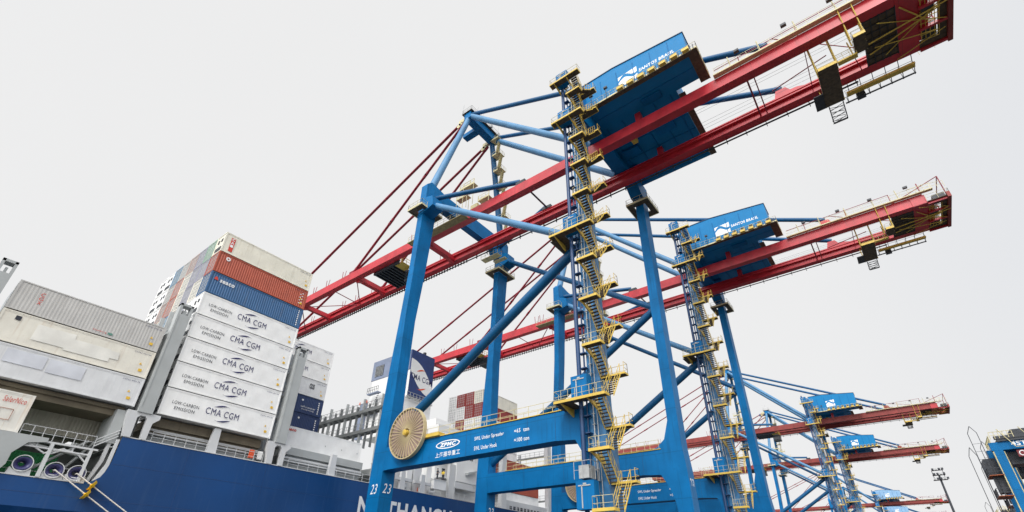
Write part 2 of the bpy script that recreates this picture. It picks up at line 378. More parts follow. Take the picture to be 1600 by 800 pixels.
    for y in (47.5, 55.2):
        b = MB(); b.tube((-48.9, y, 83.9), (2.3, y, 58.35), .40, 12); bo = b.build('backstay', BLUE_T, cr)
        MB().prism([(1.2, 56.72), (5.2, 56.72), (4.0, 57.25), (3.2, 57.3), (2.8, 58.1), (1.6, 58.1)], 'y', y - .32, y + .22).build('anchor_plate', RED, bo)
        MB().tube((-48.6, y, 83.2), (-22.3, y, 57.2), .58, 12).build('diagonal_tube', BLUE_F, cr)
        # forestays: two long red bars from each apex
        for (xe, ze, r_) in ((-115.5, 56.9, .17), (-80.3, 56.9, .15)):
            f_ = MB(); p0 = Vector((-50.4, y, 83.2 if xe < -100 else 82.4)); p1 = Vector((xe, y, ze))
            for dz in (-.2, .2): f_.tube(p0 + Vector((0, dz * .6, 0)), p1 + Vector((0, dz * .6, 0)), r_, 6)
            for t_ in (.02, .33, .345, .64, .655, .97):
                q = p0.lerp(p1, t_); d = (p1 - p0).normalized() * .5; f_.tube(q - d, q + d, .3, 6)
            f_.box(xe - .8, xe + .6, y - .35, y + .35, GT, GT + .7)
            f_.build('forestay', REDD, cr)
        MB().tube((-50.6, 42.6 if y < 50 else 60.4, 58.4), (-35.9, y, 57.6), .42, 12).build('strut', BLUE_T, cr)
    m = MB(); m.tube((-35.5, 47.6, 57.1), (-35.5, 55, 57.1), .16, 8)
    for y in (47.5, 55.1): m.box(-36.4, -34.6, y - .5, y + .3, 56.72, 57.3)
    m.build('cross_tie', DARK, cr)
    for y in (41.25, 61.5):
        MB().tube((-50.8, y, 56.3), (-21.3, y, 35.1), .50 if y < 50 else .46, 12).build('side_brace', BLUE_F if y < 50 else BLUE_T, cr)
        b = MB(); b.tube((-52.2, y, 16.4), (-21.9, y, 35.0), .60 if y < 50 else .55, 12)
        b.build('diagonal_brace', BLUE_T, cr)
    for dy in (0, YF0 - YN0):
        MB().prism([(-51.5, 57.2), (-48.6, 56.2), (-48.3, 54.2), (-50.8, 53.4), (-51.5, 53.0)], 'y', YN0 + dy - .06, YN0 + dy + 2.2).build('gusset', BLUE, cr)
    # --- land-side top frame
    m = MB(); m.prism([(YN0, 58.3), (YF1, 58.3), (YF1, 55.2), (YF0 - .6, 55.4), (YF0 - 2.2, 56.9), (YN1 + 2.2, 56.9), (YN1 + .6, 55.4), (YN0, 55.2)], 'x', -22.2, -20.3)
    m.build('upper_cross_beam', BLUE, cr)
    # --- boom girders
    for k, (y0, y1, sgn) in enumerate(((47.0, 48.0, 1), (54.85, 55.85, -1))):
        m = MB()
        m.box(-118, 16.0, y0, y1, GB, GT)
        yi = y1 if sgn > 0 else y0
        m.box(-118, 16.0, min(yi, yi + sgn * .42), max(yi, yi + sgn * .42), GB + .95, GB + 1.12)     # trolley rail ledge
        m.box(-118, 16.0, min(yi, yi + sgn * .12), max(yi, yi + sgn * .12), GT - .16, GT + .03)
        m.box(-118, 16.0, y0 - .12, y1 + .12, GB - .05, GB + .0)
        gd = m.build('boom_girder', RED, cr)
        t = MB(); yo = y0 - .35 if sgn > 0 else y1 + .12
        if sgn < 0:
            t.box(-118, 10, yo, yo + .25, GB - .35, GB - .27)
            x = -117.5
            while x < 10:
                t.box(x, x + .08, yo - .02, yo + .22, GB - (.75 if x > -55 else .62), GB + .3); x += 2.6 if x > -56 else .75
            t.build('cable_tray', DARK, gd)
        for x in (-95, -90, -84, -62, -60.5, -108):
            p = MB(); p.tube((x, (y0 + y1) / 2, GT), (x - .2, (y0 + y1) / 2, GT + 2.2), .07, 5); p.tube((x + .7, (y0 + y1) / 2, GT), (x + 1.0, (y0 + y1) / 2, GT + 2.0), .06, 5)
            p.box(x - .1, x + .8, (y0 + y1) / 2 - .1, (y0 + y1) / 2 + .1, GT + .01, GT + .25); p.build('boom_latch_post', REDD, gd)
    for x, w_ in ((-58.4, 1.1), (-79.2, 1.1), (-99, .8), (-117.6, 1.2)):
        m = MB(); m.box(x, x + w_, 47.98, 54.87, GB + .02, GB + 1.0); m.prism([(48.0, GB + .03), (49.2, GB + .03), (48.0, GB - .5)], 'x', x + .1, x + w_ - .1); m.prism([(54.85, GB + .03), (53.6, GB + .03), (54.85, GB - .5)], 'x', x + .1, x + w_ - .1)
        m.build('boom_cross_beam', RED, cr)
    for a_, b_ in (((-58.5, 48, GB + .3), (-66, 54.8, GB + .3)), ((-79.3, 48.2, GB + .4), (-87, 54.8, GB + .4)), ((-99, 48, GB + .4), (-88, 54.8, GB + .4)), ((-87, 47.9, GB + .4), (-87.4, 54.8, GB + .4)), ((-99.5, 48, GB + .4), (-109, 54.8, GB + .4)), ((-68, 47.9, GB + .4), (-68, 54.8, GB + .4))):
        MB().tube(a_, b_, .10, 6).build('boom_brace', REDD, cr)
    for xx, rr in ((-.9, .12), (-.1, .08)): MB().tube((xx, 48, GB + .3), (xx, 54.85, GB + .3), rr, 6).build('boom_brace', REDD, cr)
    # walkways along the girders
    wk = MB(); wk.box(-60.5, -46.5, 45.5, 46.9, GB - .05, GB + .07); wk.box(-60.5, -46.5, 45.42, 45.5, GB - .06, GB + .12)
    wo = wk.build('walkway', mat('weathered_walkway', (0.30, 0.24, 0.11), 0.6, var=0.3, vs=2, streak=.5), cr)
    MB().rail([(-60.4, 45.5, GB + .1), (-46.6, 45.5, GB + .1)], 1.1, 1.6, .03).build('railing', YELP, wo)
    wk = MB(); wk.box(-4.2, 17.5, 46.35, 46.98, GT + .02, GT + .08); wk.box(-4.2, 17.5, 46.3, 46.35, GT + .0, GT + .18)
    wo = wk.build('walkway', YELP, cr)
    r = MB(); r.rail([(-4, 46.33, GT + .12), (17.4, 46.33, GT + .12)], 1.1, 1.3, .024)
    for x in (-2, 1.5, 5.6, 9.6, 13): r.tube((x, 46.4, GT), (x - .1, 46.4, GT + 2.0), .07, 5)
    r.build('railing', YELP, wo)
    for x in (-1.2, 4.2, 9, 14): MB().box(x, x + .6, 45.6, 46.0, GT + 1.3, GT + 1.62).build('floodlight', DARK, wo)
    # --- land end of the boom: end beams, gratings, hung platforms
    m = MB(); m.box(14.3, 16.2, 46.9, 55.9, GB - .12, GT - .3); m.build('end_beam', RED, cr)
    m = MB(); m.box(11.2, 14.28, 48.02, 54.83, GB - .02, GB + .06); ep = m.build('end_platform', GRAT, cr)
    q = MB()
    for i in range(8): q.box(11.2, 14.28, 48.2 + i * .92, 48.26 + i * .92, GB - .12, GB - .025)
    for i in range(5): q.box(11.25 + i * .74, 11.31 + i * .74, 48.02, 54.83, GB - .14, GB - .022)
    q.build('platform_joist', DARK, ep)
    m = MB(); m.box(17.9, 19.1, 46.6, 56.0, GB - .1, GB + .0); m.box(16.2, 17.9, 46.6, 48.0, GB - .1, GB - .002); m.box(16.2, 17.9, 54.6, 56.0, GB - .1, GB - .002)
    ep = m.build('end_platform', GRAT, cr)
    for yy in (46.9, 49.6, 52.6, 55.6): MB().box(16.2, 18.9, yy, yy + .3, GB - .45, GB - .12).build('cantilever_beam', RED, ep)
    MB().box(18.7, 19.15, 46.5, 56.1, GB - .5, GB + .5).build('end_trimmer', REDR, ep)
    for x0, x1, ya, yb, za, zb in ((16.4, 17.5, 49.95, 50.9, GB - .4, GB + .8), (16.5, 17.8, 53.2, 54.5, GB - .1, GB + 1.0), (17.0, 18.6, 47.0, 48.4, GB + .02, GB + 1.0)): MB().box(x0, x1, ya, yb, za, zb).build('winch', DARK, ep)
    q = MB()
    for i in range(9): q.tube((16.3, 48.1 + i * .8, GB - .2), (18, 48.3 + i * .8, GB - .2), .05, 4)
    for i in range(5): q.tube((16.4 + .4 * i, 48, GB - .22), (16.4 + .4 * i, 54.6, GB - .22), .04, 4)
    q.build('lattice', YEL, ep)
    q = MB(); q.rail([(16.2, 46.6, GB), (19.1, 46.6, GB), (19.1, 56.6, GB), (16.2, 56.6, GB)], 1.2, 1.2, .03)
    q.rail([(14.4, 46.2, GT), (16.4, 46.2, GT), (19, 46.6, GT - .2)], 1.2, 1.0, .03); q.build('railing', YELP, ep)
    q = MB()
    for yy in (47.2, 55.9):
        q.tube((12, yy, GT + .1), (18.8, yy, GT + 2.5), .07, 5); q.tube((16, yy, GT), (16, yy, GT + 2.4), .08, 5); q.tube((18.8, yy, GB), (18.8, yy, GT + 2.5), .08, 5)
    q.tube((-4, 47.2, GT + 1.9), (12, 47.2, GT + 2.1), .05, 5); q.tube((3, 47.2, GT + 2.0), (12, 55.6, GT + 2.0), .06, 5)
    q.tube((18.8, 47.2, GT + 2.5), (18.8, 55.9, GT + 2.5), .07, 5)
    for x in (-1, 5.5, 12): q.tube((x, 47.3, GT), (x, 47.3, GT + 2.2), .06, 5)
    q.build('end_frame', REDD, ep)
    q = MB(); q.tube((11.5, 51.2, GB - .4), (19, 50.2, GB - .5), .09, 5); q.tube((11.5, 52.8, GB - .4), (18, 50.5, GB - .5), .09, 5); q.tube((12, 52, GB - .5), (17.8, 53.6, GB - .5), .06, 5)
    q.tube((14.6, 48.4, GB - .3), (17, 51.8, GB - .4), .08, 5); q.build('cable_bundle', YEL, ep)
    for (x0, x1, ya, yb, zf, xl) in ((6.0, 7.9, 49.2, 55.3, 51.9, (5.9, 7.9)), (9.9, 11.0, 47.6, 50.0, 52.6, (9.6, 10.9))):
        m = MB(); m.box(x0, x1, ya, yb, zf, zf + .1); m.box(x0 - .08, x0, ya, yb, zf - .06, zf + .3); m.box(x0, x1, ya - .08, ya, zf - .1, zf + .35)
        hp = m.build('hung_platform', GRAT, cr)
        q = MB()
        for x in xl:
            for yy in (ya + .1, ya + .9):
                q.tube((x, yy - 1.2, GT + .2), (x, yy, zf), .075, 5)
        for i in range(12):
            t_ = i / 12; q.tube((xl[0], ya - 1.1 + 1.2 * t_, GT + (zf - GT) * t_), (xl[0], ya - .3 + 1.2 * t_, GT + (zf - GT) * t_), .035, 4)
        for x in xl: q.tube((x, yb - .2, GB), (x, yb - .2, zf), .07, 5)
        q.box(x0, x1, ya - .14, ya - .08, zf - .08, zf + .34)
        q.build('hanger_ladder', YEL, hp)
        MB().rail([(x0, yb, zf), (x0, ya, zf), (x1, ya, zf), (x1, yb, zf)], 1.1, 1.3, .028).build('railing', YELP, hp)
        if ya > 48:
            q = MB(); q.box(x0 - 1.1, x0 + .0, 52.8, 55.3, zf - .02, zf + .1)
            for x in (6.2, 7.7): q.tube((x, 55.3, zf), (x + .1, 58.3, zf - .2), .06, 5)
            q.tube((6.3, 58.3, zf - .2), (7.8, 58.3, zf - .2), .12, 5)
            for i in range(4):
                q.tube((6.2, 55.6 + i * .8, zf), (7.7, 56.2 + i * .8, zf), .035, 4); q.tube((7.7, 55.6 + i * .8, zf), (6.2, 56.2 + i * .8, zf), .035, 4)
                q.tube((6.2, 56 + i * .7, zf), (7.7, 56 + i * .7, zf), .035, 4)
            q.build('swing_frame', DARK, hp)
    m = MB(); m.box(8.6, 15.6, 57.0, 57.7, GB - .5, GB - .42); m.box(8.6, 15.6, 56.92, 57.0, GB - .62, GB - .3)
    ow = m.build('outboard_walkway', YEL, cr)
    q = MB().rail([(8.6, 57.7, GB - .42), (15.6, 57.7, GB - .42)], 1.1, 1.4, .03)
    for i in range(6): q.tube((8.9 + i * 1.3, 55.9, GB + .2), (8.9 + i * 1.3, 57.6, GB - .5), .05, 4)
    q.box(9.5, 10.4, 57.75, 58.4, GB - 1.1, GB - .4); q.build('bracket', DARK, ow)
    MB().box(8.0, 9.9, 49.3, 49.9, 52.0, 52.2).build('link_walkway', YEL, hp)
    MB().rail([(8.0, 49.3, 52.2), (9.9, 49.3, 52.2)], 1.0, .6, .03).build('railing', YELP, hp)
    q = MB(); q.tube((1.2, 51.5, GB), (7.5, 50.3, GB + .2), .07, 5); q.tube((5.6, 48, GB + .6), (5.4, 54.9, GB + .4), .05, 5); q.tube((9.6, 50, GB), (10.6, 54.9, GB), .05, 5); q.build('tie_rod', REDD, cr)
    q = MB(); q.tube((8.3, 58.5, GB - .6), (15.6, 58.5, GB - .6), .11, 5); q.tube((8.3, 58.5, GB + .4), (15.6, 58.5, GB + .4), .04, 4)
    for i in range(7): q.tube((8.6 + i * 1.15, 57.7, GB - .5), (8.6 + i * 1.15, 58.6, GB - .7), .05, 4); q.tube((8.6 + i * 1.15, 58.5, GB - .7), (8.6 + i * 1.15, 58.5, GB + .4), .04, 4)
    q.build('guard_rail', DARK, ow)
    MB().box(16.22, 17.1, 48.1, 54.5, GB - .06, GB + .3).build('end_plate', RED, ep)
    for (a_, b_) in (((12.5, 49, GB - .3), (18.6, 52.6, GB - .4)), ((13, 54, GB - .3), (18.8, 49.2, GB - .5)), ((15, 47.4, GB - .3), (18.9, 49.4, GB - .4)), ((14, 55.4, GB - .4), (18.5, 53.8, GB - .4))): MB().tube(a_, b_, .06, 5).build('stay_rod', YEL, ep)
    # rope lines running between the girders
    q = MB()
    for yy in (49.2, 49.8, 50.3, 52.2, 52.8, 53.4): q.tube((-8, yy, GB + 1.2), (12, yy, GB + 1.2), .018, 3, caps=False)
    q.build('hoist_rope', DARK, cr)
    # --- trolley
    m = MB(); m.box(-73.5, -67.5, 48.3, 54.5, GB - .4, GB + .5)
    for i in range(7): m.box(-73.3 + i * .85, -73.0 + i * .85, 48.4, 54.4, GB - .75, GB - .41)
    m.box(-73.6, -66, 48.15, 48.5, GB - .6, GB + .9); m.box(-73.6, -66, 54.2, 54.6, GB - .6, GB + .9)
    tr = m.build('trolley', DARK, cr)
    m = MB(); m.box(-67.4, -65.0, 51.2, 53.8, GB - 2.9, GB - .7); cb = m.build('operator_cabin', DARK, tr)
    m = MB(); m.box(-67.3, -65.1, 51.12, 51.2, GB - 2.4, GB - 1.3); m.box(-65.0, -64.93, 51.4, 53.6, GB - 2.5, GB - 1.2); m.build('window', GLASS, cb)
    m = MB().rail([(-67.5, 48.5, GB - .5), (-65.2, 48.5, GB - .5), (-65.2, 54.3, GB - .5)], 1.2, 1, .05); m.rail([(-73.4, 54.5, GB - .8), (-67.5, 54.5, GB - .8)], .9, 1.2, .04)
    m.box(-67.4, -65.2, 48.6, 50.9, GB - .55, GB - .45); m.tube((-66.4, 49.2, GB), (-66.5, 49.2, GT + 1.2), .12, 6); m.build('railing', YEL, tr)
    # --- cable reel at the sea-side leg
    reel = MB(); C0 = (-46.9, 39.55, 16.05)
    reel.ring(C0, 3.02, 3.14, .5); reel.ring((C0[0], C0[1] + .2, C0[2]), .5, 1.0, .3, n=24); ro = reel.build('cable_reel', mat('reel_tan', (0.52, 0.43, 0.25), .6), cr)
    q = MB()
    for i in range(36):
        a_ = 2 * math.pi * i / 36; ca, sa = math.cos(a_), math.sin(a_)
        q.tube((C0[0] + .55 * ca, C0[1] - .2, C0[2] + .55 * sa), (C0[0] + 3.05 * ca, C0[1] - .22, C0[2] + 3.05 * sa), .05, 4)
        q.tube((C0[0] + .55 * ca, C0[1] + .2, C0[2] + .55 * sa), (C0[0] + 3.05 * ca, C0[1] + .22, C0[2] + 3.05 * sa), .05, 4)
    q.build('spoke', mat('reel_tan', (0.52, 0.43, 0.25), .6), ro)
    q = MB()
    for i in range(18): q.ring((C0[0], C0[1], C0[2]), .7 + i * .12, .79 + i * .12, .2, n=36)
    q.build('cable', mat('flat_cable', (0.40, 0.29, 0.25), 0.7, var=0.2, vs=2), ro)
    q = MB(); q.tube((C0[0], C0[1] - .55, C0[2]), (C0[0], YN0 + .5, C0[2]), .34, 16); q.tube((C0[0], C0[1] - .62, C0[2]), (C0[0], C0[1] - .5, C0[2]), .2, 12)
    q.box(C0[0] - .6, C0[0] + .6, C0[1] + .1, YN0 + .4, C0[2] - 1.6, C0[2] + .1); q.box(C0[0] + .4, C0[0] + 5.2, YN0 - .4, YN0 + .6, 15.1, 15.5); q.build('hub', YEL, ro)
    # --- machinery house
    z0, zr, zl = 58.4, 63.5, 64.7
    m = MB(); m.prism([(-20.6, z0), (-5.9, z0), (-5.9, 63.4), (-16.0, 64.65), (-20.6, 64.6)], 'y', 43.0, 47.0)
    m.prism([(-22.9, z0 + .003), (-9.0, z0 + .003), (-9.0, 63.3), (-16.0, 64.6), (-22.9, 64.5)], 'y', 47.0, 61.2)
    mh = m.build('machinery_house', HOUSE, cr)
    tr_ = MB(); tr_.prism([(-20.7, 64.62), (-16.0, 64.68), (-5.8, 63.42), (-5.8, 63.52), (-16.0, 64.8), (-20.7, 64.72)], 'y', 42.9, 47.05); tr_.build('roof_edge', mat('roof_edge_dark', (0.02, 0.06, 0.14), 0.5), mh)
    seam = MB()
    for x in [-22 + 2.4 * i for i in range(6)]: seam.box(x, x + .12, 47.1, 61.1, z0 - .08, z0 + .0)
    for yy in (48.5, 51.5, 54.5, 57.5, 60.5): seam.box(-22.8, -9.1, yy, yy + .1, z0 - .05, z0 - .001)
    seam.box(-20.4, -6, 44.9, 45.0, z0 - .05, z0 - .001); seam.build('floor_beam', BLUE, mh)
    for x0, x1, ya, yb, dz in ((-18.6, -15.2, 49.4, 51.0, .5), (-13.8, -11.2, 50.2, 52.6, .35), (-19.8, -17.2, 52.2, 53.8, .6), (-15.6, -12.4, 57.4, 59.6, .4), (-21.8, -19, 56, 58.5, .5), (-13.5, -10.8, 45.4, 46.6, .25)):
        MB().box(x0, x1, ya, yb, z0 - dz, z0 - .06).build('underfloor_housing', BLUE, mh)
    MB().box(-17.4, -16.6, 50.2, 51.2, z0 - 1.1, z0 - .52).build('floor_winch', YEL, mh)
    lg = MB(); yy = 42.985
    # emblem: white square with a wave cut through it
    e0, e1, b0, b1 = -15.35, -12.55, 59.75, 62.2
    up_ = [(e0, b0 + 1.35), (e0, b1 - .3), (e1 - .1, b1 + .0), (e1, b1 - 1.0)]
    n = 10; cur = [(e0 + (e1 - e0) * i / n, b0 + 1.35 + .62 * (i / n) ** 1.0 * 0 + .42 * math.sin(math.pi * 2 * (i / n - .08))) for i in range(n + 1)]
    upv = [(e0 + (e1 - e0) * i / n, b1 - .25 + .25 * i / n) for i in range(n + 1)]
    lov = [(e0 + (e1 - e0) * i / n, b0 + .1 * i / n) for i in range(n + 1)]
    c2 = [(x, min(z + .30 + .25 * math.sin(math.pi * i / n), b1 - .15)) for i, (x, z) in enumerate(cur)]
    lg.add([(x, yy, z) for x, z in c2 + upv], [(i, i + 1, n + 2 + i, n + 1 + i) for i in range(n)])
    lg.add([(x, yy, z - .12) for x, z in cur] + [(x, yy, z) for x, z in lov], [(i, i + 1, n + 2 + i, n + 1 + i) for i in range(n)])
    lg.build('emblem', LOGO, mh)
    lt = MB(); letter(lt, 'SANTOS BRASIL', (-12.3, yy, 60.75), (1, 0, -.03), Z, width=4.9, height=.62, bold=.03, shear=.1); lt.build('lettering', LOGO, mh)
    wk = MB(); wk.box(-21.2, -4.7, 42.25, 42.98, 58.15, 58.25); wk.box(-5.88, -4.7, 42.98, 47.6, 58.15, 58.25); wk.box(-8.95, -8.1, 47.6, 61, 58.15, 58.25)
    wo = wk.build('walkway', GRAT, mh)
    q = MB(); q.box(-21.2, -4.7, 42.18, 42.25, 58.08, 58.34); q.box(-4.7, -4.62, 42.2, 47.6, 58.08, 58.34); q.rail([(-21.2, 42.22, 58.25), (-4.66, 42.22, 58.25), (-4.66, 47.6, 58.25)], 1.05, .9, .024)
    q.build('railing', YELP, wo)
    for x in (-19.3, -17.0):
        q = MB(); q.tube((x, 42.15, 58), (x, 42.1, 60.2), .05, 5); q.box(x - .25, x + .25, 41.95, 42.25, 60.1, 60.4); q.build('flood_lamp', DARK, wo)
    for i in range(7):
        x = -15.35 + i * 1.5
        q = MB(); q.box(x, x + .85, 41.75, 42.17, 58.1, 58.55); st = q.build('equipment_stand', YEL, mh)
        q = MB(); q.box(x + .1, x + .8, 42.28, 42.8, 58.6, 59.4); q.build('louvre_unit', YELP, st)
        q = MB()
        for k in range(3): q.box(x + .16, x + .74, 42.22, 42.28, 58.7 + k * .23, 58.86 + k * .23)
        q.build('louvre', DARK, st)
        q = MB()
        for xx in (x + .95, x + 1.3): q.box(xx, xx + .09, 42.1, 42.2, 57.9, 58.9)
        q.build('cable_hanger', DARK, st)
    for i in range(6): MB().box(-20.6 + i * 2.5, -20.5 + i * 2.5, 42.96, 43.0, 58.4, 63.4).build('panel_seam', BLUE, mh)
    for x in (-15.2, ):
        for yy in (47.5, 55.3): MB().box(x, x + .8, yy - .4, yy + .4, GT + .04, z0 - .004).build('support_post', RED, mh)
    # --- stair and lift tower round the near land-side leg
    t = MB(); t.tube((-22.35, 39.5, -1), (-22.35, 39.5, 64.5), .22, 8); t.tube((-22.0, 40.0, -1), (-22.0, 40.0, 63), .10, 6)
    for i in range(40):
        z = 1 + i * 1.6; t.box(-22.3, -21.6, 39.55, 40.1, z, z + .1)
    t.build('lift_mast', mat('dark_blue_mast', (0.01, 0.05, 0.15), 0.4), cr)
    t = MB(); t.tube((-21.35, 39.98, 1), (-21.35, 39.98, 62), .06, 5); t.tube((-21.0, 40.02, 1), (-21.0, 40.02, 62), .04, 5)
    for i in range(62): t.box(-21.5, -21.2, 39.9, 40.1, 1 + i, 1.06 + i)
    t.build('cable_ladder', GALV, cr)
    t = MB(); t.box(-21.9, -20.6, 41.0, 43.4, 59, 63.7); t.build('tower_head', BLUE, cr)
    BIG = {14.9: 1, 34.6: 1, 53.0: 1, 61.0: 1}
    levels = [5.3, 10.1, 14.9, 20.0, 25.1, 30.0, 34.6, 39.2, 43.9, 48.5, 53.0, 57.2, 61.0]
    for i, z in enumerate(levels):
        xl = (-24.2 if z < 50 else -23.3) if z in BIG else -20.8
        m = MB(); m.box(xl, -18.9, 37.7, 38.5, z, z + .07)
        if z in (14.9, 34.6): m.box(-24.6, -22.6, 38.5, 41.4, z - .02, z + .05)
        pl = m.build('landing', GRAT, cr)
        e = MB(); e.box(xl - .06, -18.85, 37.62, 37.7, z - .06, z + .2); e.box(xl - .08, xl, 37.7, 38.5, z - .06, z + .18); e.box(-18.9, -18.82, 37.7, 38.5, z - .06, z + .18)
        for x in ([xl + .6, -20.75] if z in BIG else [-20.75]): e.prism([(37.7, z - .06), (40.1, z - .06), (40.1, z - .8), (39.95, z - .8)], 'x', x, x + .12)
        e.build('edge_plate', YEL, pl)
        r = MB(); r.rail([(xl, 38.5, z), (xl, 37.7, z), (-18.9, 37.7, z), (-18.9, 38.5, z)], 1.15, .8, .024)
        r.build('railing', YELP, pl)
        if i:
            zb = levels[i - 1]; zm = (z + zb) / 2
            hl = MB().box(-20.4, -18.0, 40.3, 41.1, zm, zm + .07).build('half_landing', GRAT, cr)
            e = MB(); e.box(-20.4, -17.95, 41.1, 41.16, zm - .05, zm + .15); e.box(-18.0, -17.94, 40.3, 41.1, zm - .05, zm + .15); e.box(-20.4, -18.0, 40.24, 40.3, zm - .06, zm + .12)
            e.rail([(-20.4, 41.1, zm), (-18.0, 41.1, zm), (-18.0, 40.3, zm)], 1.15, .8, .024); e.build('railing', YEL, hl)
            for (xa, za, zc) in ((-20.35, z, zm), (-19.25, zb, zm)):
                st = MB(); n = 9
                for k in range(n):
                    f_ = (k + .5) / n; y = 38.5 + 1.8 * f_; zz = za + (zc - za) * f_
                    st.box(xa, xa + .8, y - .12, y + .14, zz - .03, zz + .02)
                fl_ = st.build('stair_flight', GRAT, cr); sg = MB()
                for x in (xa - .04, xa + .84):
                    sg.hexa([(x - .03, 38.5, za - .16), (x + .03, 38.5, za - .16), (x + .03, 40.3, zc - .16), (x - .03, 40.3, zc - .16)], [(x - .03, 38.5, za + .02), (x + .03, 38.5, za + .02), (x + .03, 40.3, zc + .02), (x - .03, 40.3, zc + .02)])
                    sg.tube((x, 38.5, za + 1.05), (x, 40.3, zc + 1.05), .026, 4); sg.tube((x, 38.5, za + .55), (x, 40.3, zc + .55), .02, 4)
                    for k in range(4): f_ = k / 3; sg.tube((x, 38.5 + 1.8 * f_, za + (zc - za) * f_), (x, 38.5 + 1.8 * f_, za + (zc - za) * f_ + 1.05), .024, 4)
                sg.build('stringer', YEL, fl_)
    for z in (15.2, 5.6, 34.9, 53.3, 61.3):
        e = MB(); e.box(-22.75, -20.98, 38.45, 39.35, z, z + 2.3); d = e.build('lift_landing_box', BLUE, cr)
        e = MB(); e.box(-22.2, -22.1, 38.40, 38.45, z + .1, z + 1.9); e.box(-22.5, -21.3, 38.40, 38.45, z + 1.85, z + 1.95); e.box(-22.0, -21.7, 38.38, 38.45, z + 1.95, z + 2.1); e.build('door_frame', GALV, d)
    e = MB(); e.box(-22.4, -21.4, 38.5, 39.6, 8.1, 9.2); d = e.build('lift_motor', GALV, cr)
    MB().rail([(-22.7, 38.2, 8.0), (-21.0, 38.2, 8.0), (-21.0, 39.6, 8.0)], 1.5, .9, .028).build('guard_rail', GALV, d)
    # platforms round the other leg heads
    for (x0, x1, y0, y1, z) in ((-52.9, -49.6, 38.9, 43.6, 54.2), (-52.9, -49.6, 59.2, 64.1, 52.6), (-22.9, -19.3, 59.2, 63.7, 53.8)):
        m = MB(); m.box(x0, x1, y0, y0 + 1.1, z, z + .07); m.box(x0, x1, y1 - 1.1, y1, z, z + .07); m.box(x0, x0 + .9, y0, y1, z + .001, z + .069); m.box(x1 - .9, x1, y0, y1, z + .001, z + .069)
        pl = m.build('leg_platform', GRAT, cr)
        e = MB(); e.box(x0 - .05, x1 + .05, y0 - .08, y0, z - .15, z + .2); e.box(x0 - .05, x1 + .05, y1, y1 + .08, z - .15, z + .2); e.box(x0 - .08, x0, y0, y1, z - .15, z + .2); e.box(x1, x1 + .08, y0, y1, z - .15, z + .2)
        e.rail([(x0, y0, z), (x1, y0, z), (x1, y1, z), (x0, y1, z), (x0, y0, z)], 1.1, 1.2, .028); e.build('railing', YELP, pl)
    # boom-hinge service platforms and the ladder up the far pylon leg
    q = MB()
    for (x, y, z) in ((-49, 46, 59.5), (-47.5, 46, 61.5), (-50, 47.6, 63.6), (-45.6, 48, 59)):
        q.box(x, x + 2.6, y, y + 1.1, z, z + .08); q.box(x, x + 2.6, y - .07, y, z - .1, z + .25)
        for xx in (x + .1, x + 2.5): q.tube((xx, y, GT), (xx, y, z + 1.1), .05, 4)
        q.rail([(x, y, z), (x + 2.6, y, z)], 1.1, .8, .03)
    q.box(-46.5, -45, 47.2, 48.4, GT, GT + 1.1)
    q.build('hinge_platform', YELP, cr)
    q = MB(); zs = [61, 64.6, 68, 71.5, 75, 78.5, 82]
    for i, z in enumerate(zs):
        f_ = (z - 60.2) / 23.4; y = 61.4 - 6.7 * f_ - .2; x = -51.1 + 2 * f_ + .9
        q.box(x - .5, x + 1.6, y - .8, y + .8, z, z + .08); q.box(x - .5, x + 1.6, y - .88, y - .8, z - .1, z + .25); q.rail([(x - .5, y - .8, z), (x + 1.6, y - .8, z), (x + 1.6, y + .8, z)], 1.0, 1, .03)
        if i:
            for k in range(11):
                t_ = k / 11; q.box(x + .5 + .6 * t_, x + 1.1 + .6 * t_, y - .3, y + .3, zs[i - 1] + (z - zs[i - 1]) * t_, zs[i - 1] + (z - zs[i - 1]) * t_ + .05)
    q.build('pylon_stair', YELP, cr)
    q = MB()
    q.box(-51.6, -47.6, 56.2, 57.5, GB - 1.5, GB - 1.4); q.box(-49.6, -46.8, 57.4, 58.3, GB - 2.0, GB - 1.9)
    q.rail([(-51.6, 56.2, GB - 1.4), (-47.6, 56.2, GB - 1.4)], 1.1, .9, .035); q.rail([(-51.6, 57.5, GB - 1.4), (-47.6, 57.5, GB - 1.4)], 1.1, .9, .035); q.build('outer_platform', YELP, cr)
    return cr
crane = build_crane()
CRANES = [(41.5, 'second gantry crane from the camera, its blue machinery house just below the first red boom'),
          (170.0, 'third gantry crane along the quay, its narrow red boom above the two farther booms'),
          (240.5, 'fourth gantry crane, smaller blue machinery house directly under the third crane boom'),
          (422.0, 'distant gantry crane with faded pale blue machinery house next to the floodlight mast'),
          (520.0, 'farthest gantry crane, only its pale roof showing at the bottom edge')]
SKIPFAR = ('number', 'weld_seam', 'lettering', 'maker_emblem')
for i, (D, lab) in enumerate(CRANES):
    if i < 1: c_ = copy_tree(crane, None, ('number',))
    else: c_ = copy_tree(crane, None, SKIPFAR + (('railing', 'cable', 'stringer', 'hanger_ladder', 'boom_latch_post') if i > 2 else ()))
    c_.location = (CO[0], CO[1] + D, CO[2]); c_['label'] = lab
    for ch in c_.children_recursive:
        nm = ch.name.split('.')[0]
        if nm == 'lettering' and i >= 2: ch.hide_render = False
        def sw(m):
            ch.material_slots[0].link = 'OBJECT'; ch.material_slots[0].material = m
        if nm == 'trolley': ch.location.x += (-16, 30, 8, -20, 0)[i]
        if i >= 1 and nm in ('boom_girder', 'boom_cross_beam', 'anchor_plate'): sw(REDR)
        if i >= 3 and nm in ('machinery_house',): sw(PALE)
#CRANES_END



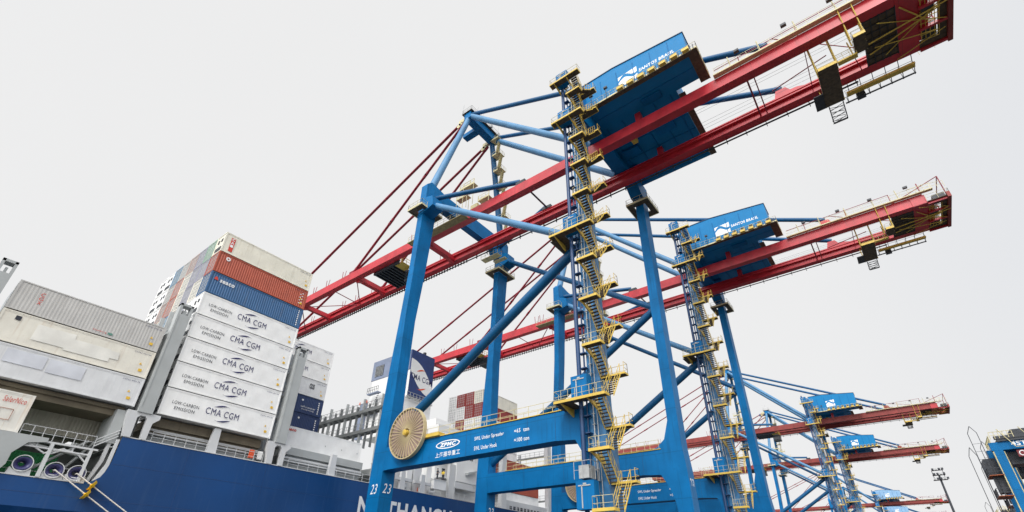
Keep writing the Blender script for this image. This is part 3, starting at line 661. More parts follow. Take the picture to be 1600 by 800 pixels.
# ------------------------------------------------------------------ container ship
XS = -58.6
SY = 0
def build_ship():
    sh = thing('container_ship', (-75, 60, -4.5), 'long blue-hulled container ship moored at the quay with white deckhouse and navy funnel', 'ship')
    # hull: stern part with sloping underside, low bulwark in the mooring recess
    secs = []
    def prof(y):
        fl = max(0.0, (22 - y)) * .35
        return [(-58.6, None), (-58.6 - .0, 5.1), (-58.9 - fl * .45, 2.2), (-59.4 - fl, -4.9)]
    def side(ys, top, m, name):
        vs = []; fs = []; n = 5
        for y in ys:
            t = top(y); fl = max(0.0, (24 - y)) * .33
            pr_ = [(-58.6, t), (-58.6, 5.1 + (0 if y > 24 else 0)), (-58.8 - fl * .4, 2.4), (-59.2 - fl, -5.2), (-95, -5.2)]
            for x, z in pr_: vs.append((x, y, z))
        for k in range(len(ys) - 1):
            for i in range(4): fs.append((k * n + i, k * n + i + 1, (k + 1) * n + i + 1, (k + 1) * n + i))
        return MB().add(vs, fs)
    ys = [-38, -30, -20, -10, 0, 5, 9, 12, 12.9, 13.5, 13.95, 14.2, 14.32, 14.36, 14.4, 18, 24, 32, 45, 60, 80, 110, 150, 200, 250, 290]
    tops = {12.9: 7.5, 13.5: 7.68, 13.95: 8.1, 14.2: 8.75, 14.32: 9.6, 14.36: 11.6, 14.4: 11.97}
    hl = side(ys, lambda y: 7.42 if y < 12.9 else tops.get(y, 11.97), HULL, 'hull')
    hull = hl.build('hull', HULL, sh)
    q = MB()                                                    # plate seams
    for y in (20.5, 29, 37.5, 46, 54.5, 63, 71.5): q.box(XS - .01, XS + .012, y, y + .05, 4.9, 11.9)
    q.box(XS - .01, XS + .012, 14.5, 180, 9.35, 9.39); q.box(XS - .01, XS + .012, -30, 180, 6.2, 6.24)
    q.build('plate_seam', mat('hull_seam', (0.008, 0.05, 0.17), 0.4), hull)
    q = MB(); q.box(-95, -58.7, -38, 13.8, 6.3, 6.4); q.build('mooring_deck', mat('deck_dark_grey', (0.10, 0.11, 0.11), .7), sh)
    q = MB(); q.box(-95, -58.75, 13.8, 290, 10.8, 10.9); q.build('main_deck', SHIPG, sh)
    q = MB(); q.box(-96, -95, -38, 290, -5, 11.9); q.build('far_side_plating', HULL, sh)
    q = MB(); q.box(XS - .16, XS + .05, 14.4, 290, 11.9, 11.98); q.box(XS - .16, XS + .05, -38, 12.9, 7.38, 7.46); q.build('gunwale', SHIPL, hull)
    # name on the side
    for ch, y, w_ in (('N', 42.5, 1.85), ('T', 47.0, 2.0), ('H', 49.2, 1.95), ('A', 51.35, 2.35), ('N', 53.9, 1.95), ('G', 56.1, 2.0), ('U', 58.4, 1.9)):
        t = MB(); letter(t, ch, (XS + .02, y, 7.75), (0, 1, 0), (0, 0, 1), width=w_, height=2.35, bold=.035); t.build('name_letter', LOGO, hull)
    # white frame over the mooring recess
    m = MB()
    m.prism([(1.0, 7.5), (7.0, 7.5), (7.3, 8.1), (7.3, 9.0), (8.0, 10.0), (9.2, 10.25), (9.2, 10.6), (1, 10.6)], 'x', -58.75, -58.35)
    fr = m.build('recess_side_plate', SHIPG, sh)
    q = MB(); q.prism([(5.0, 8.3), (5.6, 8.3), (6.0, 9.0), (5.8, 9.6), (5.0, 9.8), (4.2, 9.4), (4.2, 8.6)], 'x', -58.35, -58.33); q.build('hawse_opening', DARK, fr)
    m = MB(); m.box(-58.8, -58.45, 7.0, 12.95, 10.22, 10.36); m.box(-58.8, -58.5, 7.8, 12.6, 9.72, 9.84)
    for yy in (8.6, 11.1): m.box(-58.75, -58.55, yy, yy + .1, 9.8, 10.25)
    m.box(-58.8, -58.45, 9.5, 9.76, 7.45, 10.22); m.box(-58.8, -58.45, 12.35, 12.58, 7.45, 10.22)
    for a_, b_ in (((8.1, 10.0), (9.4, 9.35)), ((9.8, 9.4), (10.6, 9.9)), ((10.6, 9.9), (11.6, 9.75)), ((11.6, 9.75), (12.4, 9.1)), ((9.4, 9.4), (10.6, 10.0))):
        m.tube((-58.6, a_[0], a_[1]), (-58.6, b_[0], b_[1]), .075, 6)
    m.build('recess_frame', SHIPL, sh)
    m = MB(); m.prism([(13.5, 7.7), (13.8, 7.7), (14.1, 8.4), (14.25, 9.2), (14.28, 11.6), (14.05, 11.6), (14.0, 9.3)], 'x', -58.9, -58.62)
    m.prism([(13.1, 7.6), (13.35, 7.7), (13.8, 9.5), (13.85, 11.3), (13.6, 11.3), (13.5, 9.6)], 'x', -59.4, -59.1); m.build('recess_edge_frame', SHIPL, sh)
    m = MB(); m.box(-59.6, -58.7, 7.0, 12.9, 10.34, 10.42); g_ = m.build('recess_gangway', SHIPG, sh)
    m = MB().rail([(-58.6, 7.2, 10.42), (-58.6, 12.5, 10.42)], 1.05, .72, .03); m.tube((-58.6, 12.5, 10.6), (-58.9, 14.1, 11.9), .05, 5); m.tube((-58.6, 12.5, 11.2), (-58.9, 14.1, 12.5), .04, 5)
    m.tube((-58.6, 12.5, 10.9), (-58.9, 14.1, 12.2), .04, 5); m.rail([(-59.3, 2, 7.4), (-59.3, 13.6, 7.4)], 1.1, 1.0, .03); m.build('railing', SHIPL, g_)
    m = MB(); m.box(-60.2, -59.6, -30, 13.9, 6.4, 14.3); 
    for yy, hh in ((11.4, 1.2),):
        wn = MB(); wn.tube((-62.8, yy, 7.3), (-62.8, yy + 1.6, 7.3), .55, 14); wn.tube((-62.8, yy - .05, 7.3), (-62.8, yy + .05, 7.3), .8, 16); wn.tube((-62.8, yy + 1.55, 7.3), (-62.8, yy + 1.65, 7.3), .8, 16); wn.box(-63.6, -62, yy + 1.7, yy + 2.2, 6.41, 6.4 + hh); wn.build('mooring_winch', SHIPG, sh)
    dg_ = MB()
    for a_, b_ in (((-61.5, 8.2, 7.2), (-61.5, 12.6, 11.5)), ((-62, 10.8, 7), (-62, 13.2, 11.6)), ((-63, 5.5, 11), (-60, 12.5, 9.8))): dg_.tube(a_, b_, .14, 6)
    dg_.build('inclined_ladder', SHIPG, sh)
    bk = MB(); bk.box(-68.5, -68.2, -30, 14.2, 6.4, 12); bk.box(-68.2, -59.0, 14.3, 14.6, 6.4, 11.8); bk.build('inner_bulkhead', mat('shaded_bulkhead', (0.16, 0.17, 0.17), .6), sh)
    for y, x in ((8.35, 0), (10.55, 0), (12.15, 0)):
        f_ = MB(); cx, cz = -59.0, 8.35 - (.2 if y > 9 else 0)
        prof_ = [(0.7, .20), (.45, .23), (.25, .30), (.1, .44), (.0, .60), (.04, .66)]
        vs = []; n = 24
        for d, rr in prof_:
            for i in range(n):
                a_ = 2 * math.pi * i / n; vs.append((cx + .45 - d, y + rr * math.cos(a_), cz + rr * .82 * math.sin(a_)))
        f_.add(vs, [(k * n + i, k * n + (i + 1) % n, (k + 1) * n + (i + 1) % n, (k + 1) * n + i) for k in range(5) for i in range(n)], True)
        fo = f_.build('roller_fairlead', LAV, sh)
        b_ = MB(); b_.prism([(y - .8, 7.4), (y + .8, 7.4), (y + .7, 8.0), (y + .45, 7.8), (y - .45, 7.8), (y - .7, 8.0)], 'x', -59.3, -58.58)
        b_.ring((-58.55, y, cz), .62, .68, .1, axis='x', n=24); b_.build('fairlead_pedestal', SHIPL, fo)
    # coaming, hatch covers, pillars, rails along the deck
    for (ya, yb) in ((16.6, 28.3), (31.4, 43.2), (46.2, 57.2)):
        m = MB(); m.box(-60.6, -60.4, ya, yb, 10.9, 12.95); m.build('hatch_coaming', SHIPG, sh)
        m = MB(); m.box(-60.4, -59.9, ya, yb, 12.9, 13.05); m.box(-60.3, -60.1, ya, yb, 13.3, 13.5); m.build('coaming_ledge', SHIPL, sh)
        m = MB(); m.box(-84, -60.0, ya, yb, 13.75, 14.66); m.box(-60.6, -60.4, ya, yb, 13.05, 13.76); hc = m.build('hatch_cover', SHIPD if ya < 20 else SHIPG, sh)
    m = MB(); m.box(-84, -59.6, 1.5, 13.9, 14.45, 14.8); m.box(-84, -59.9, 1.5, 13.9, 13.9, 14.44); m.build('hatch_cover', SHIPD, sh)
    m = MB(); m.box(-62.6, -59.0, 13.2, 14.1, 11.2, 14.4); m.build('ventilator_trunk', SHIPG, sh)
    for y in (22.3, 37.4, 49.4, 53.4):
        m = MB(); m.prism([(y - .15, 11.9), (y + .85, 11.9), (y + .72, 14.6), (y + .02, 14.6)], 'x', -59.2, -58.75)
        if y > 45: m.box(-59.3, -58.8, y - 1.2, y + 2.2, 13.2, 13.6)
        m.build('deck_pillar', SHIPL, sh)
    m = MB().rail([(-58.8, 16.8, 11.9), (-58.8, 28.4, 11.9)], 1.05, 1.1, .028); m.rail([(-58.8, 31.6, 11.9), (-58.8, 66, 11.9)], 1.05, 1.4, .028); m.rail([(-58.9, 66, 11.9), (-58.9, 110, 11.9)], 1.05, 2, .028); m.build('deck_railing', SHIPL, sh)
    # lashing bridges
    def bridge(y0, y1, ztop, xs1, xs0=-82, full=True, arch=True):
        m = MB(); m.sect([(14.45, -59.3, -58.35, y0, y1 + .0), (ztop - 1.3, -59.3, -58.35, y0, y1)])
        m.box(-59.3, -58.35, y0, y0 + .22, ztop - 1.3, ztop); m.box(-59.3, -58.35, y1 - .22, y1, ztop - 1.3, ztop); m.box(-59.3, -58.35, y0, y1, ztop - .25, ztop); m.box(-59.1, -58.6, y0 + .45, y1 - .45, ztop - 1.3, ztop - .7)
        m.box(-59.28, -58.3, y0 + .12, y0 + .15, 15, ztop - 1.5)
        lb = m.build('lashing_bridge_post', SHIPG, sh)
        if arch:
            a = MB(); ya, yb = y0 - .75, y1 + .85
            a.prism([(ya + .35, 11.95), (ya + 1.0, 11.95), (ya + .95, 13.9), (ya + 1.15, 14.15), (yb - 1.3, 14.15), (yb - 1.1, 13.9), (yb - 1.05, 11.95), (yb - .55, 11.95), (yb - .5, 13.6), (yb, 14.1), (yb, 14.5), (ya, 14.5), (ya, 14.1)], 'x', -59.0, -58.5)
            a.build('arch_base', SHIPL, lb)
        if full:
            x = -61.8
            while x > xs0:
                q = MB(); q.box(x - .18, x + .18, y0 + .1, y0 + .5, 10.9, ztop); q.box(x - .18, x + .18, y1 - .5, y1 - .1, 10.9, ztop); q.build('lashing_post', SHIPG, sh); x -= 2.54
            for z in (17.6, 20.5, 23.5):
                q = MB(); q.box(xs0, -59.3, y0 + .1, y1 - .1, z, z + .12); wk = q.build('lashing_walkway', SHIPG, sh)
                q = MB().rail([(xs0, y0 + .15, z + .1), (-59.3, y0 + .15, z + .1)], 1.05, 1.27, .03); q.rail([(xs0, y1 - .15, z + .1), (-59.3, y1 - .15, z + .1)], 1.05, 1.27, .03)
                for i in range(9):
                    xx = -60 - i * 2.54; q.tube((xx, y0 + .2, z - 2.6), (xx - 2.2, y0 + .2, z), .035, 4); q.tube((xx - 2.2, y0 + .2, z - 2.6), (xx, y0 + .2, z), .035, 4)
                q.build('railing', GALV, wk)
    bridge(14.68, 15.98, 26.9, 0)
    bridge(29.2, 30.5, 27.0, 0)
    bridge(.35, 1.45, 24.9, 0, full=False, arch=False)
    # open lashing bridge further on, no containers on it
    LB = mat('lashing_bridge_grey', (0.20, 0.21, 0.21), 0.6, var=0.15, streak=0.3, scol=(0.12, 0.11, 0.10)); m = MB()
    for z in (20.2, 23.4): m.box(-83, -60.2, 45.1, 46.3, z, z + .18); m.box(-83, -60.2, 45.0, 45.1, z - .2, z + .3); m.box(-83, -60.2, 46.3, 46.4, z - .2, z + .3)
    ob = m.build('open_lashing_bridge', LB, sh)
    k = 0; x = -60.6
    while x > -83:
        q = MB(); w_ = .24 if k % 3 == 0 else .08; q.box(x - w_ / 2, x + w_ / 2, 45.2, 45.6, 11 if k % 3 == 0 else 17.6, 25.6 if k % 3 == 0 else 24.6 + .5 * (k % 2)); q.build('lashing_post', SHIPG if k % 3 == 0 else LB, ob); x -= 1.5; k += 1
    q = MB(); q.rail([(-83, 45.1, 23.8), (-60.2, 45.1, 23.8)], 1.0, .9, .035); q.rail([(-83, 46.3, 23.8), (-60.2, 46.3, 23.8)], 1.0, .9, .035); q.rail([(-83, 45.1, 20.5), (-60.2, 45.1, 20.5)], 1.0, .9, .035); q.build('railing', GALV, ob)
    for x in (-66.7, -64.9):
        q = MB(); q.tube((x, 45.6, 25.0), (x, 45.6, 25.5), .16, 8, .03); q.build('red_cap', ORNG, ob)
    q = MB(); q.prism([(45.2, 11.9), (46.6, 11.9), (46.3, 14.6), (45.5, 14.6)], 'x', -59.3, -58.8); q.prism([(44.0, 14.61), (46.6, 14.61), (46.3, 17.2), (45.6, 17.2)], 'x', -59.3, -58.9)
    q.rail([(-59, 44.2, 17.2), (-59, 46.4, 17.2)], 1.6, .5, .03); q.build('bridge_end_structure', SHIPG, sh)
    # funnel and deckhouse
    m = MB(); m.box(-81.9, -70, 57.8, 63.9, 36.2, 40.4); fn = m.build('funnel', FUNN, sh)
    m = MB(); m.box(-81.92, -70.3, 57.76, 57.8, 36.2, 40.42); m.box(-82.0, -81.9, 57.8, 63.9, 36.2, 40.42); m.build('grey_cladding', FUNG, fn)
    m = MB(); m.box(-81.6, -70.05, 57.85, 63.85, 30.9, 36.19); m.build('white_casing', SHIPW, fn)
    m = MB(); m.add([(-69.98, y, z) for y, z in ((57.8, 36.25), (63.9, 36.25), (63.9, 30.9), (57.8, 30.9))], [(0, 1, 2, 3)]); m.build('navy_side_panel', FUNN, fn)
    m = MB(); pts = []
    for i in range(13): t_ = i / 12; pts.append((56.2 + 9.0 * t_, 38.5 - 6.6 * t_ + 2.35 * math.sin(math.pi * t_)))
    for i in range(1, 12): t_ = 1 - i / 12; pts.append((56.2 + 9.0 * t_, 38.5 - 6.6 * t_ - 2.35 * math.sin(math.pi * t_)))
    # clip the lens outline to the panel
    def clip(poly, f, side_):
        o_ = []
        for i in range(len(poly)):
            a_, b_ = poly[i - 1], poly[i]; ia, ib = side_ * (a_[0] - f) >= 0, side_ * (b_[0] - f) >= 0
            if ia != ib: t_ = (f - a_[0]) / (b_[0] - a_[0]); o_.append((f, a_[1] + (b_[1] - a_[1]) * t_))
            if ib: o_.append(b_)
        return o_
    pts = clip(clip(pts, 57.82, 1), 63.88, -1)
    m.add([(-69.96, y, z) for y, z in pts], [tuple(range(len(pts)))]); lens = m.build('white_lens', SHIPW, fn)
    t = MB(); letter(t, 'CMA CGM', (-69.94, 57.95, 34.5), (0, 1, -.02), (0, .0, 1), width=5.7, height=1.15, bold=.01); t.build('lettering', NAVY, lens)
    t = MB(); swoosh(t, (-69.94, 59.4, 36.2), (0, 1, 0), (0, 0, 1), 2.4, .75); t.build('red_arc', ORNG, lens)
    t = MB(); swoosh(t, (-69.94, 62.2, 33.4), (0, -1, 0), (0, 0, 1), 2.4, .75, -1); t.build('red_arc', ORNG, lens)
    for k in range(9):
        pass
    t = MB(); t.box(-80.9, -78.3, 57.70, 57.76, 36.9, 39.2); lv = t.build('louvre_opening', DARK, fn)
    t = MB()
    for k in range(8): t.box(-80.9, -78.3, 57.62, 57.70, 36.95 + k * .28, 37.05 + k * .28)
    t.build('louvre_slat', GALV, lv)
    for x, y, r_ in ((-75.6, 58.6, .35), (-71.5, 62.3, .35), (-72.4, 58.7, .3)):
        t = MB(); t.tube((x, y, 40.4), (x, y, 41.6), r_, 12); t.build('exhaust_pipe', DARK, fn)
    t = MB().rail([(-69.6, 57.4, 30.4), (-69.6, 63.9, 30.4)], 1.1, .8, .05); t.box(-70, -69.5, 57.4, 64, 30.3, 30.42); t.build('railing', GALV, fn)
    m = MB(); m.box(-81.4, -70.4, 57.2, 64.4, 24.0, 30.85); m.build('engine_casing', SHIPW, sh)
    m = MB(); m.box(-82.6, -81.0, 56.6, 57.15, 24, 31.2); m.box(-80.6, -77.2, 56.3, 57.1, 28.4, 28.6); m.box(-80.6, -77.2, 56.3, 57.1, 32.6, 32.8)
    cs = m.build('casing_ladder_tower', FUNG, sh)
    m = MB()
    for z in (28.6, 32.8): m.rail([(-80.6, 56.3, z), (-77.2, 56.3, z)], 1.1, .6, .04)
    for k in range(12): m.tube((-79.6 + .18 * k, 56.7, 28.6 + .34 * k), (-79.2 + .18 * k, 56.7, 28.6 + .34 * k), .07, 4)
    m.build('railing', DARK, cs)
    m = MB(); m.box(-78, -61.5, 58.6, 71.5, 10.9, 24.2); m.box(-76, -65.4, 61.5, 66.0, 24.21, 26.6); dh = m.build('deckhouse', SHIPW, sh)
    m = MB()
    for z in (15.2, 18.4, 21.6): m.box(-61.6, -60.2, 58.6, 71.5, z, z + .14)
    wk = m.build('side_deck', SHIPW, dh)
    m = MB()
    for z in (15.3, 18.5, 21.7): m.rail([(-60.2, 58.7, z), (-60.2, 71.4, z)], 1.05, 1.1, .035)
    m.build('railing', SHIPL, wk)
    for i in range(5):
        for z in (16.2, 19.4): MB().box(-61.52, -61.46, 60.2 + i * 2.3, 60.9 + i * 2.3, z, z + .8).build('window', GLASS, dh)
    m = MB(); m.box(-60.8, -59.6, 61.8, 67.6, 15.0, 18.6); wb = m.build('boat_station', SHIPW, sh)
    m = MB(); m.prism([(64.0, 16.6), (66.4, 17.3), (66.4, 17.0), (64.0, 16.2)], 'x', -59.58, -58.9); m.build('sloping_flap', SHIPG, wb)
    m = MB(); m.box(-60.6, -59.6, 61.6, 67.6, 13.9, 14.9)
    for k in range(12): m.tube((-59.4, 66.0 + .12 * k, 15.0 - .24 * k), (-59.4, 66.4 + .12 * k, 15.0 - .24 * k), .05, 4)
    m.tube((-59.4, 65.9, 15), (-59.4, 67.6, 12), .06, 4); m.build('embarkation_ladder', SHIPL, wb)
    # small deck gear between the rail and the deckhouse
    for (y, z, r_, mt) in ((50.3, 12.6, .5, SHIPL), (54.0, 12.45, .36, ORNG), (56.0, 12.4, .3, SHIPL)):
        m = MB(); m.tube((-59.4, y - .5, z), (-59.4, y + .5, z), r_, 14); m.build('life_raft_canister' if mt is not ORNG else 'life_buoy', mt, sh)
    m = MB(); m.box(-59.6, -58.9, 56.2, 58.9, 13.0, 14.35); m.box(-59.7, -58.8, 56.1, 59.0, 14.36, 14.44); m.build('deck_locker', SHIPW, sh)
    for i, (y, zt) in enumerate(((47.2, 13.8), (48.4, 14.6), (51.2, 15.6), (52.6, 15.9), (55.2, 16.4), (60.3, 17.5))):
        m = MB(); m.box(-60.3, -59.7, y, y + 1.0 + (i % 2) * .5, 11, zt); m.build('vent_housing', SHIPL if i % 2 else SHIPW, sh)
    for y in (26.9, 27.9):
        m = MB(); m.box(-59.3, -58.95, y, y + .45, 12.3, 13.2); m.build('fire_hose_box' if y < 27 else 'gear_box', ORNG if y < 27 else SHIPW, sh)
    m = MB(); m.tube((-59.6, 31.2, 12), (-59.6, 31.2, 14.2), .04, 5); m.build('ladder', SHIPL, sh)
    # further aft bay structures beyond the deckhouse
    for y0 in (73.0, 88.2):
        m = MB(); m.box(-59.6, -58.7, y0, y0 + 1.3, 11.9, 26.5); m.build('lashing_bridge_post', SHIPL, sh)
        for z in (15, 18, 21, 24):
            m = MB(); m.box(-82, -59.6, y0, y0 + 1.3, z, z + .15); wk = m.build('lashing_walkway', SHIPG, sh)
            m = MB().rail([(-82, y0, z), (-59.6, y0, z)], 1.05, 1.27, .04); m.build('railing', GALV, wk)
        for x in (-66.5, -74): m = MB(); m.box(x, x + .5, y0, y0 + .4, 11, 25); m.build('lashing_post', SHIPL, sh)
    m = MB(); m.box(-60.4, -59.2, 74.6, 110, 10.9, 13.6); m.build('hatch_coaming', SHIPL, sh)
    m = MB()
    for i in range(16): m.box(-59.2, -59.1, 76 + i * 1.1, 76.6 + i * 1.1, 12.1, 12.7)
    m.build('scuttle', DARK, sh)
    m = MB(); m.box(-59.3, -58.9, 92.0, 93.2, 12, 17.8); m.build('red_post', mat('signal_red', (.55, .02, .06), .5), sh)
    return sh
ship = build_ship()

# ------------------------------------------------------------------ containers
CL, CW, CH = 12.15, 2.44, 2.86
def corr_panel(m, x, y0, y1, z0, z1, sgn, pitch=.279, dep=.036):
    y = y0; pts = []
    while y < y1 - .01:
        for dy, d in ((0, 0), (.07, 0), (.14, dep), (.21, dep)):
            if y + dy < y1: pts.append((y + dy, d))
        y += pitch
    pts.append((y1, 0)); vs = []
    for yy, d in pts: vs += [(x - sgn * d, yy, z0), (x - sgn * d, yy, z1)]
    m.add(vs, [(2 * i, 2 * i + 2, 2 * i + 3, 2 * i + 1) for i in range(len(pts) - 1)])
def make_container(kind, pal, L_=CL):
    dp_ = .012 if kind == 'shallow' else .036
    ORG[0] = Vector((0, 0, 0)); t = thing('shipping_container', (0, 0, 0), 'x', 'container'); M_ = CPAL[pal]
    f = MB()
    for x in (0, -CW):
        for y in (0, L_):
            sx = 1 if x == 0 else -1; sy = 1 if y == 0 else -1
            f.box(min(x, x - sx * .14), max(x, x - sx * .14), min(y, y + sy * .16), max(y, y + sy * .16), .0, CH)
        for z in (0.02, CH - .12): f.box(min(x, x - (1 if x == 0 else -1) * .07), max(x, x - (1 if x == 0 else -1) * .07), .16, L_ - .16, z, z + .11)
    for y in (0, L_ - .1):
        for z in (.02, CH - .13): f.box(-CW + .14, -.14, y + .003, y + .097, z, z + .12)
    f.build('frame', M_, t)
    w_ = MB()
    if kind != 'reefer':
        corr_panel(w_, -.03, .16, L_ - .16, .13, CH - .12, 1, dep=dp_); corr_panel(w_, -CW + .03, .16, L_ - .16, .13, CH - .12, -1, dep=dp_)
    else:
        w_.box(-.045, -.035, .16, L_ - .16, .13, CH - .12); w_.box(-CW + .035, -CW + .045, .16, L_ - .16, .13, CH - .12)
        y = .6
        while y < L_ - .5: w_.box(-.036, -.028, y, y + .05, .14, CH - .13); y += .61
        w_.box(-.035, -.015, .16, L_ - .16, .13, .2); w_.box(-.035, -.018, .16, L_ - .16, CH - .22, CH - .12)
    w_.box(-CW + .05, -.05, .1, L_ - .1, .1, .16); w_.box(-CW + .05, -.05, .1, L_ - .1, CH - .07, CH - .02)
    w_.box(-CW + .14, -.14, L_ - .09, L_ - .05, .14, CH - .13)
    w_.build('wall', M_, t)
    d = MB(); d.box(-CW + .14, -CW / 2 - .01, .05, .09, .14, CH - .13); d.box(-CW / 2 + .01, -.14, .05, .09, .14, CH - .13)
    dd = d.build('door', M_, t)
    if kind != 'reefer':
        r_ = MB()
        for x in (-.45, -.95, -1.5, -2.0):
            r_.tube((x, .02, .1), (x, .02, CH - .1), .03, 5)
            for z in (.3, 1.1, 1.9, 2.6): r_.box(x - .08, x + .08, -.0, .05, z, z + .07)
        for z in (.5, 1.0, 1.5, 2.0, 2.5): r_.box(-CW + .2, -.2, .035, .05, z, z + .05)
        r_.build('lock_rod', GALV, dd)
    else:
        r_ = MB(); r_.box(-CW + .45, -.45, -.01, .05, .35, .85); r_.box(-CW + .6, -1.5, -.012, .05, 1.6, 2.1); r_.box(-1.0, -.6, -.012, .05, 1.7, 2.1); r_.build('cooling_unit', DARK, dd)
    return t
PROTO = {}
used = set()
ORDN = ['lowest', 'second from the bottom', 'third from the bottom', 'fourth from the bottom', 'fifth from the bottom', 'sixth from the bottom', 'seventh from the bottom', 'topmost']
def container(x, y, z, kind, pal, label, group, first={}):
    k = kind
    if k not in first:
        o = make_container(kind, pal); first[k] = o; c_ = o
    else:
        c_ = copy_tree(first[k], None, ('lettering', 'arc', 'sticker', 'emblem', 'data_plate', 'logo_panel', 'paint_patch', 'hatch_outline', 'vent_cap'))
    c_.location = (x, y, z); c_['label'] = label; c_['group'] = group
    mt = CPAL[pal]
    def rec(o):
        for ch in o.children:
            n = ch.name.split('.')[0]
            if n in ('frame', 'wall', 'door'): ch.material_slots[0].link = 'OBJECT'; ch.material_slots[0].material = mt
            rec(ch)
    rec(c_); return c_
def mark(c_, fn, name, m, **k):
    ORG[0] = Vector((0, 0, 0)); b = MB(); fn(b); o = b.build(name, m, c_); return o
def tx(c_, s_, y, z, w_, h_, m, x=.02, **k):
    return mark(c_, lambda b: letter(b, s_, (x, y, z), (0, 1, 0), (0, 0, 1), width=w_, height=h_, **k), 'lettering', m)
def stickers(c_, y=11.2, n=2):
    def f(b):
        b.add([(.02, y, .55), (.02, y + .32, .55), (.02, y + .32, .83), (.02, y, .83)], [(0, 1, 2, 3)])
        b.add([(.02, y - .12, 1.25), (.02, y + .12, 1.25), (.02, y, 1.5)], [(0, 1, 2)])
        if n > 2: b.add([(.02, y + .3, 1.2), (.02, y + .45, 1.2), (.02, y + .45, 1.5), (.02, y + .3, 1.5)], [(0, 1, 2, 3)])
    mark(c_, f, 'sticker', YLAB); tx(c_, 'CGMU 492138', 10.3, 2.38, 1.5, .13, NAVY)
def cma(c_, eco=True):
    tx(c_, 'CMA CGM', 4.35, 1.12, 3.6, .72, NAVY, bold=0.0)
    mark(c_, lambda b: swoosh(b, (.02, 5.05, 2.0), (0, 1, 0), (0, 0, 1), 1.7, .38), 'arc', NAVY)
    mark(c_, lambda b: swoosh(b, (.02, 7.2, .92), (0, -1, 0), (0, 0, 1), 1.7, .38, -1), 'arc', NAVY)
    if eco:
        tx(c_, 'LOW-CARBON', .95, 1.35, 2.65, .34, CLB); tx(c_, 'EMISSION', 1.3, .78, 2.0, .34, CLB)
    stickers(c_)
PITCH, TP = 2.54, 2.94
GB_ = 'containers stacked on the ship deck'
# tall stack facing the quay: eight tiers, eight rows
rowcol = {8: ['aged cream', 'pale green', 'lavender grey', 'brownish pink', 'pale grey', 'steel blue', 'white reefer', 'white reefer'],
          7: ['rust red', 'lavender grey', 'lavender grey', 'cream', 'salmon red', 'pale grey', 'white reefer', 'white reefer'],
          6: ['mid blue', 'cream', 'lavender grey', 'cream', 'salmon red', 'brownish pink', 'white reefer', 'white reefer'],
          5: ['white reefer', 'white reefer', 'lavender grey', 'pale grey', 'steel blue', 'cream', 'brownish pink', 'white reefer']}
NUMS = ['', 'second', 'third', 'fourth', 'fifth', 'sixth', 'seventh', 'eighth']
for row in range(8):
    for tier in range(1, 9):
        if row and tier < 5 and row > 1: continue
        pal = rowcol.get(tier, ['white reefer'] * 8)[row]
        kind = 'reefer' if pal in ('white reefer', 'aged cream') else 'dry'
        if row == 0:
            lab = {8: 'weathered cream container topping the tall stack that faces the quay', 7: 'rust-red corrugated container just under the cream top container of the tall stack', 6: 'blue corrugated container above the five white low-carbon containers',
                   5: 'white container with navy lettering directly beneath the blue corrugated one', 4: 'white lettered container, second below the blue corrugated container', 3: 'white lettered container in the middle of the five white ones',
                   2: 'white lettered container, second from the bottom of the tall stack', 1: 'white lettered container at the foot of the tall stack facing the quay'}[tier]
        else:
            lab = '%s container end, %s of the tall block, %s column from the quay' % (pal, ['lowest tier', 'second tier', 'third tier', 'fourth tier', 'fifth tier', 'third tier down', 'second tier down', 'top tier'][tier - 1], NUMS[row])
        c_ = container(XS - row * PITCH, 16.4, 14.72 + (tier - 1) * TP, kind, pal, lab, GB_)
        if row == 0:
            if tier <= 5: cma(c_)
            elif tier == 6:
                tx(c_, 'seaco', 1.15, 1.75, 1.75, .42, LOGO, bold=.03)
                mark(c_, lambda b: b.add([(.02, .45, 1.9), (.02, .95, 1.9), (.02, .8, 2.3), (.02, .55, 2.3)], [(0, 1, 2, 3)]), 'emblem', REDL)
                mark(c_, lambda b: [b.add([(.02, 11.5, .3 + k * .3), (.02, 11.65, .3 + k * .3), (.02, 11.65, .48 + k * .3), (.02, 11.5, .48 + k * .3)], [(0, 1, 2, 3)]) for k in range(8)], 'data_plate', LOGO)
            elif tier == 7:
                mark(c_, lambda b: b.ring((.02, 1.2, 2.2), .12, .27, .01, axis='x', n=16), 'emblem', LOGO)
                mark(c_, lambda b: [b.add([(.02, 11.1 + .3 * (k % 2), .6 + k * .22), (.02, 11.28 + .3 * (k % 2), .6 + k * .22), (.02, 11.28 + .3 * (k % 2), .72 + k * .22), (.02, 11.1 + .3 * (k % 2), .72 + k * .22)], [(0, 1, 2, 3)]) for k in range(8)], 'data_plate', LOGO)
                stickers(c_, 11.3)
            else:
                mark(c_, lambda b: b.add([(.02, .75, .35), (.02, 1.25, .35), (.02, 1.25, 2.35), (.02, .75, 2.35)], [(0, 1, 2, 3)]), 'logo_panel', REDL)
                mark(c_, lambda b: [letter(b, ch, (.035, .82, .5 + (3 - k) * .48), (0, 1, 0), (0, 0, 1), width=.35, height=.36, bold=.04) for k, ch in enumerate('GSAL'[1:] if False else 'CAI')], 'lettering', LOGO)
                stickers(c_, 11.4)
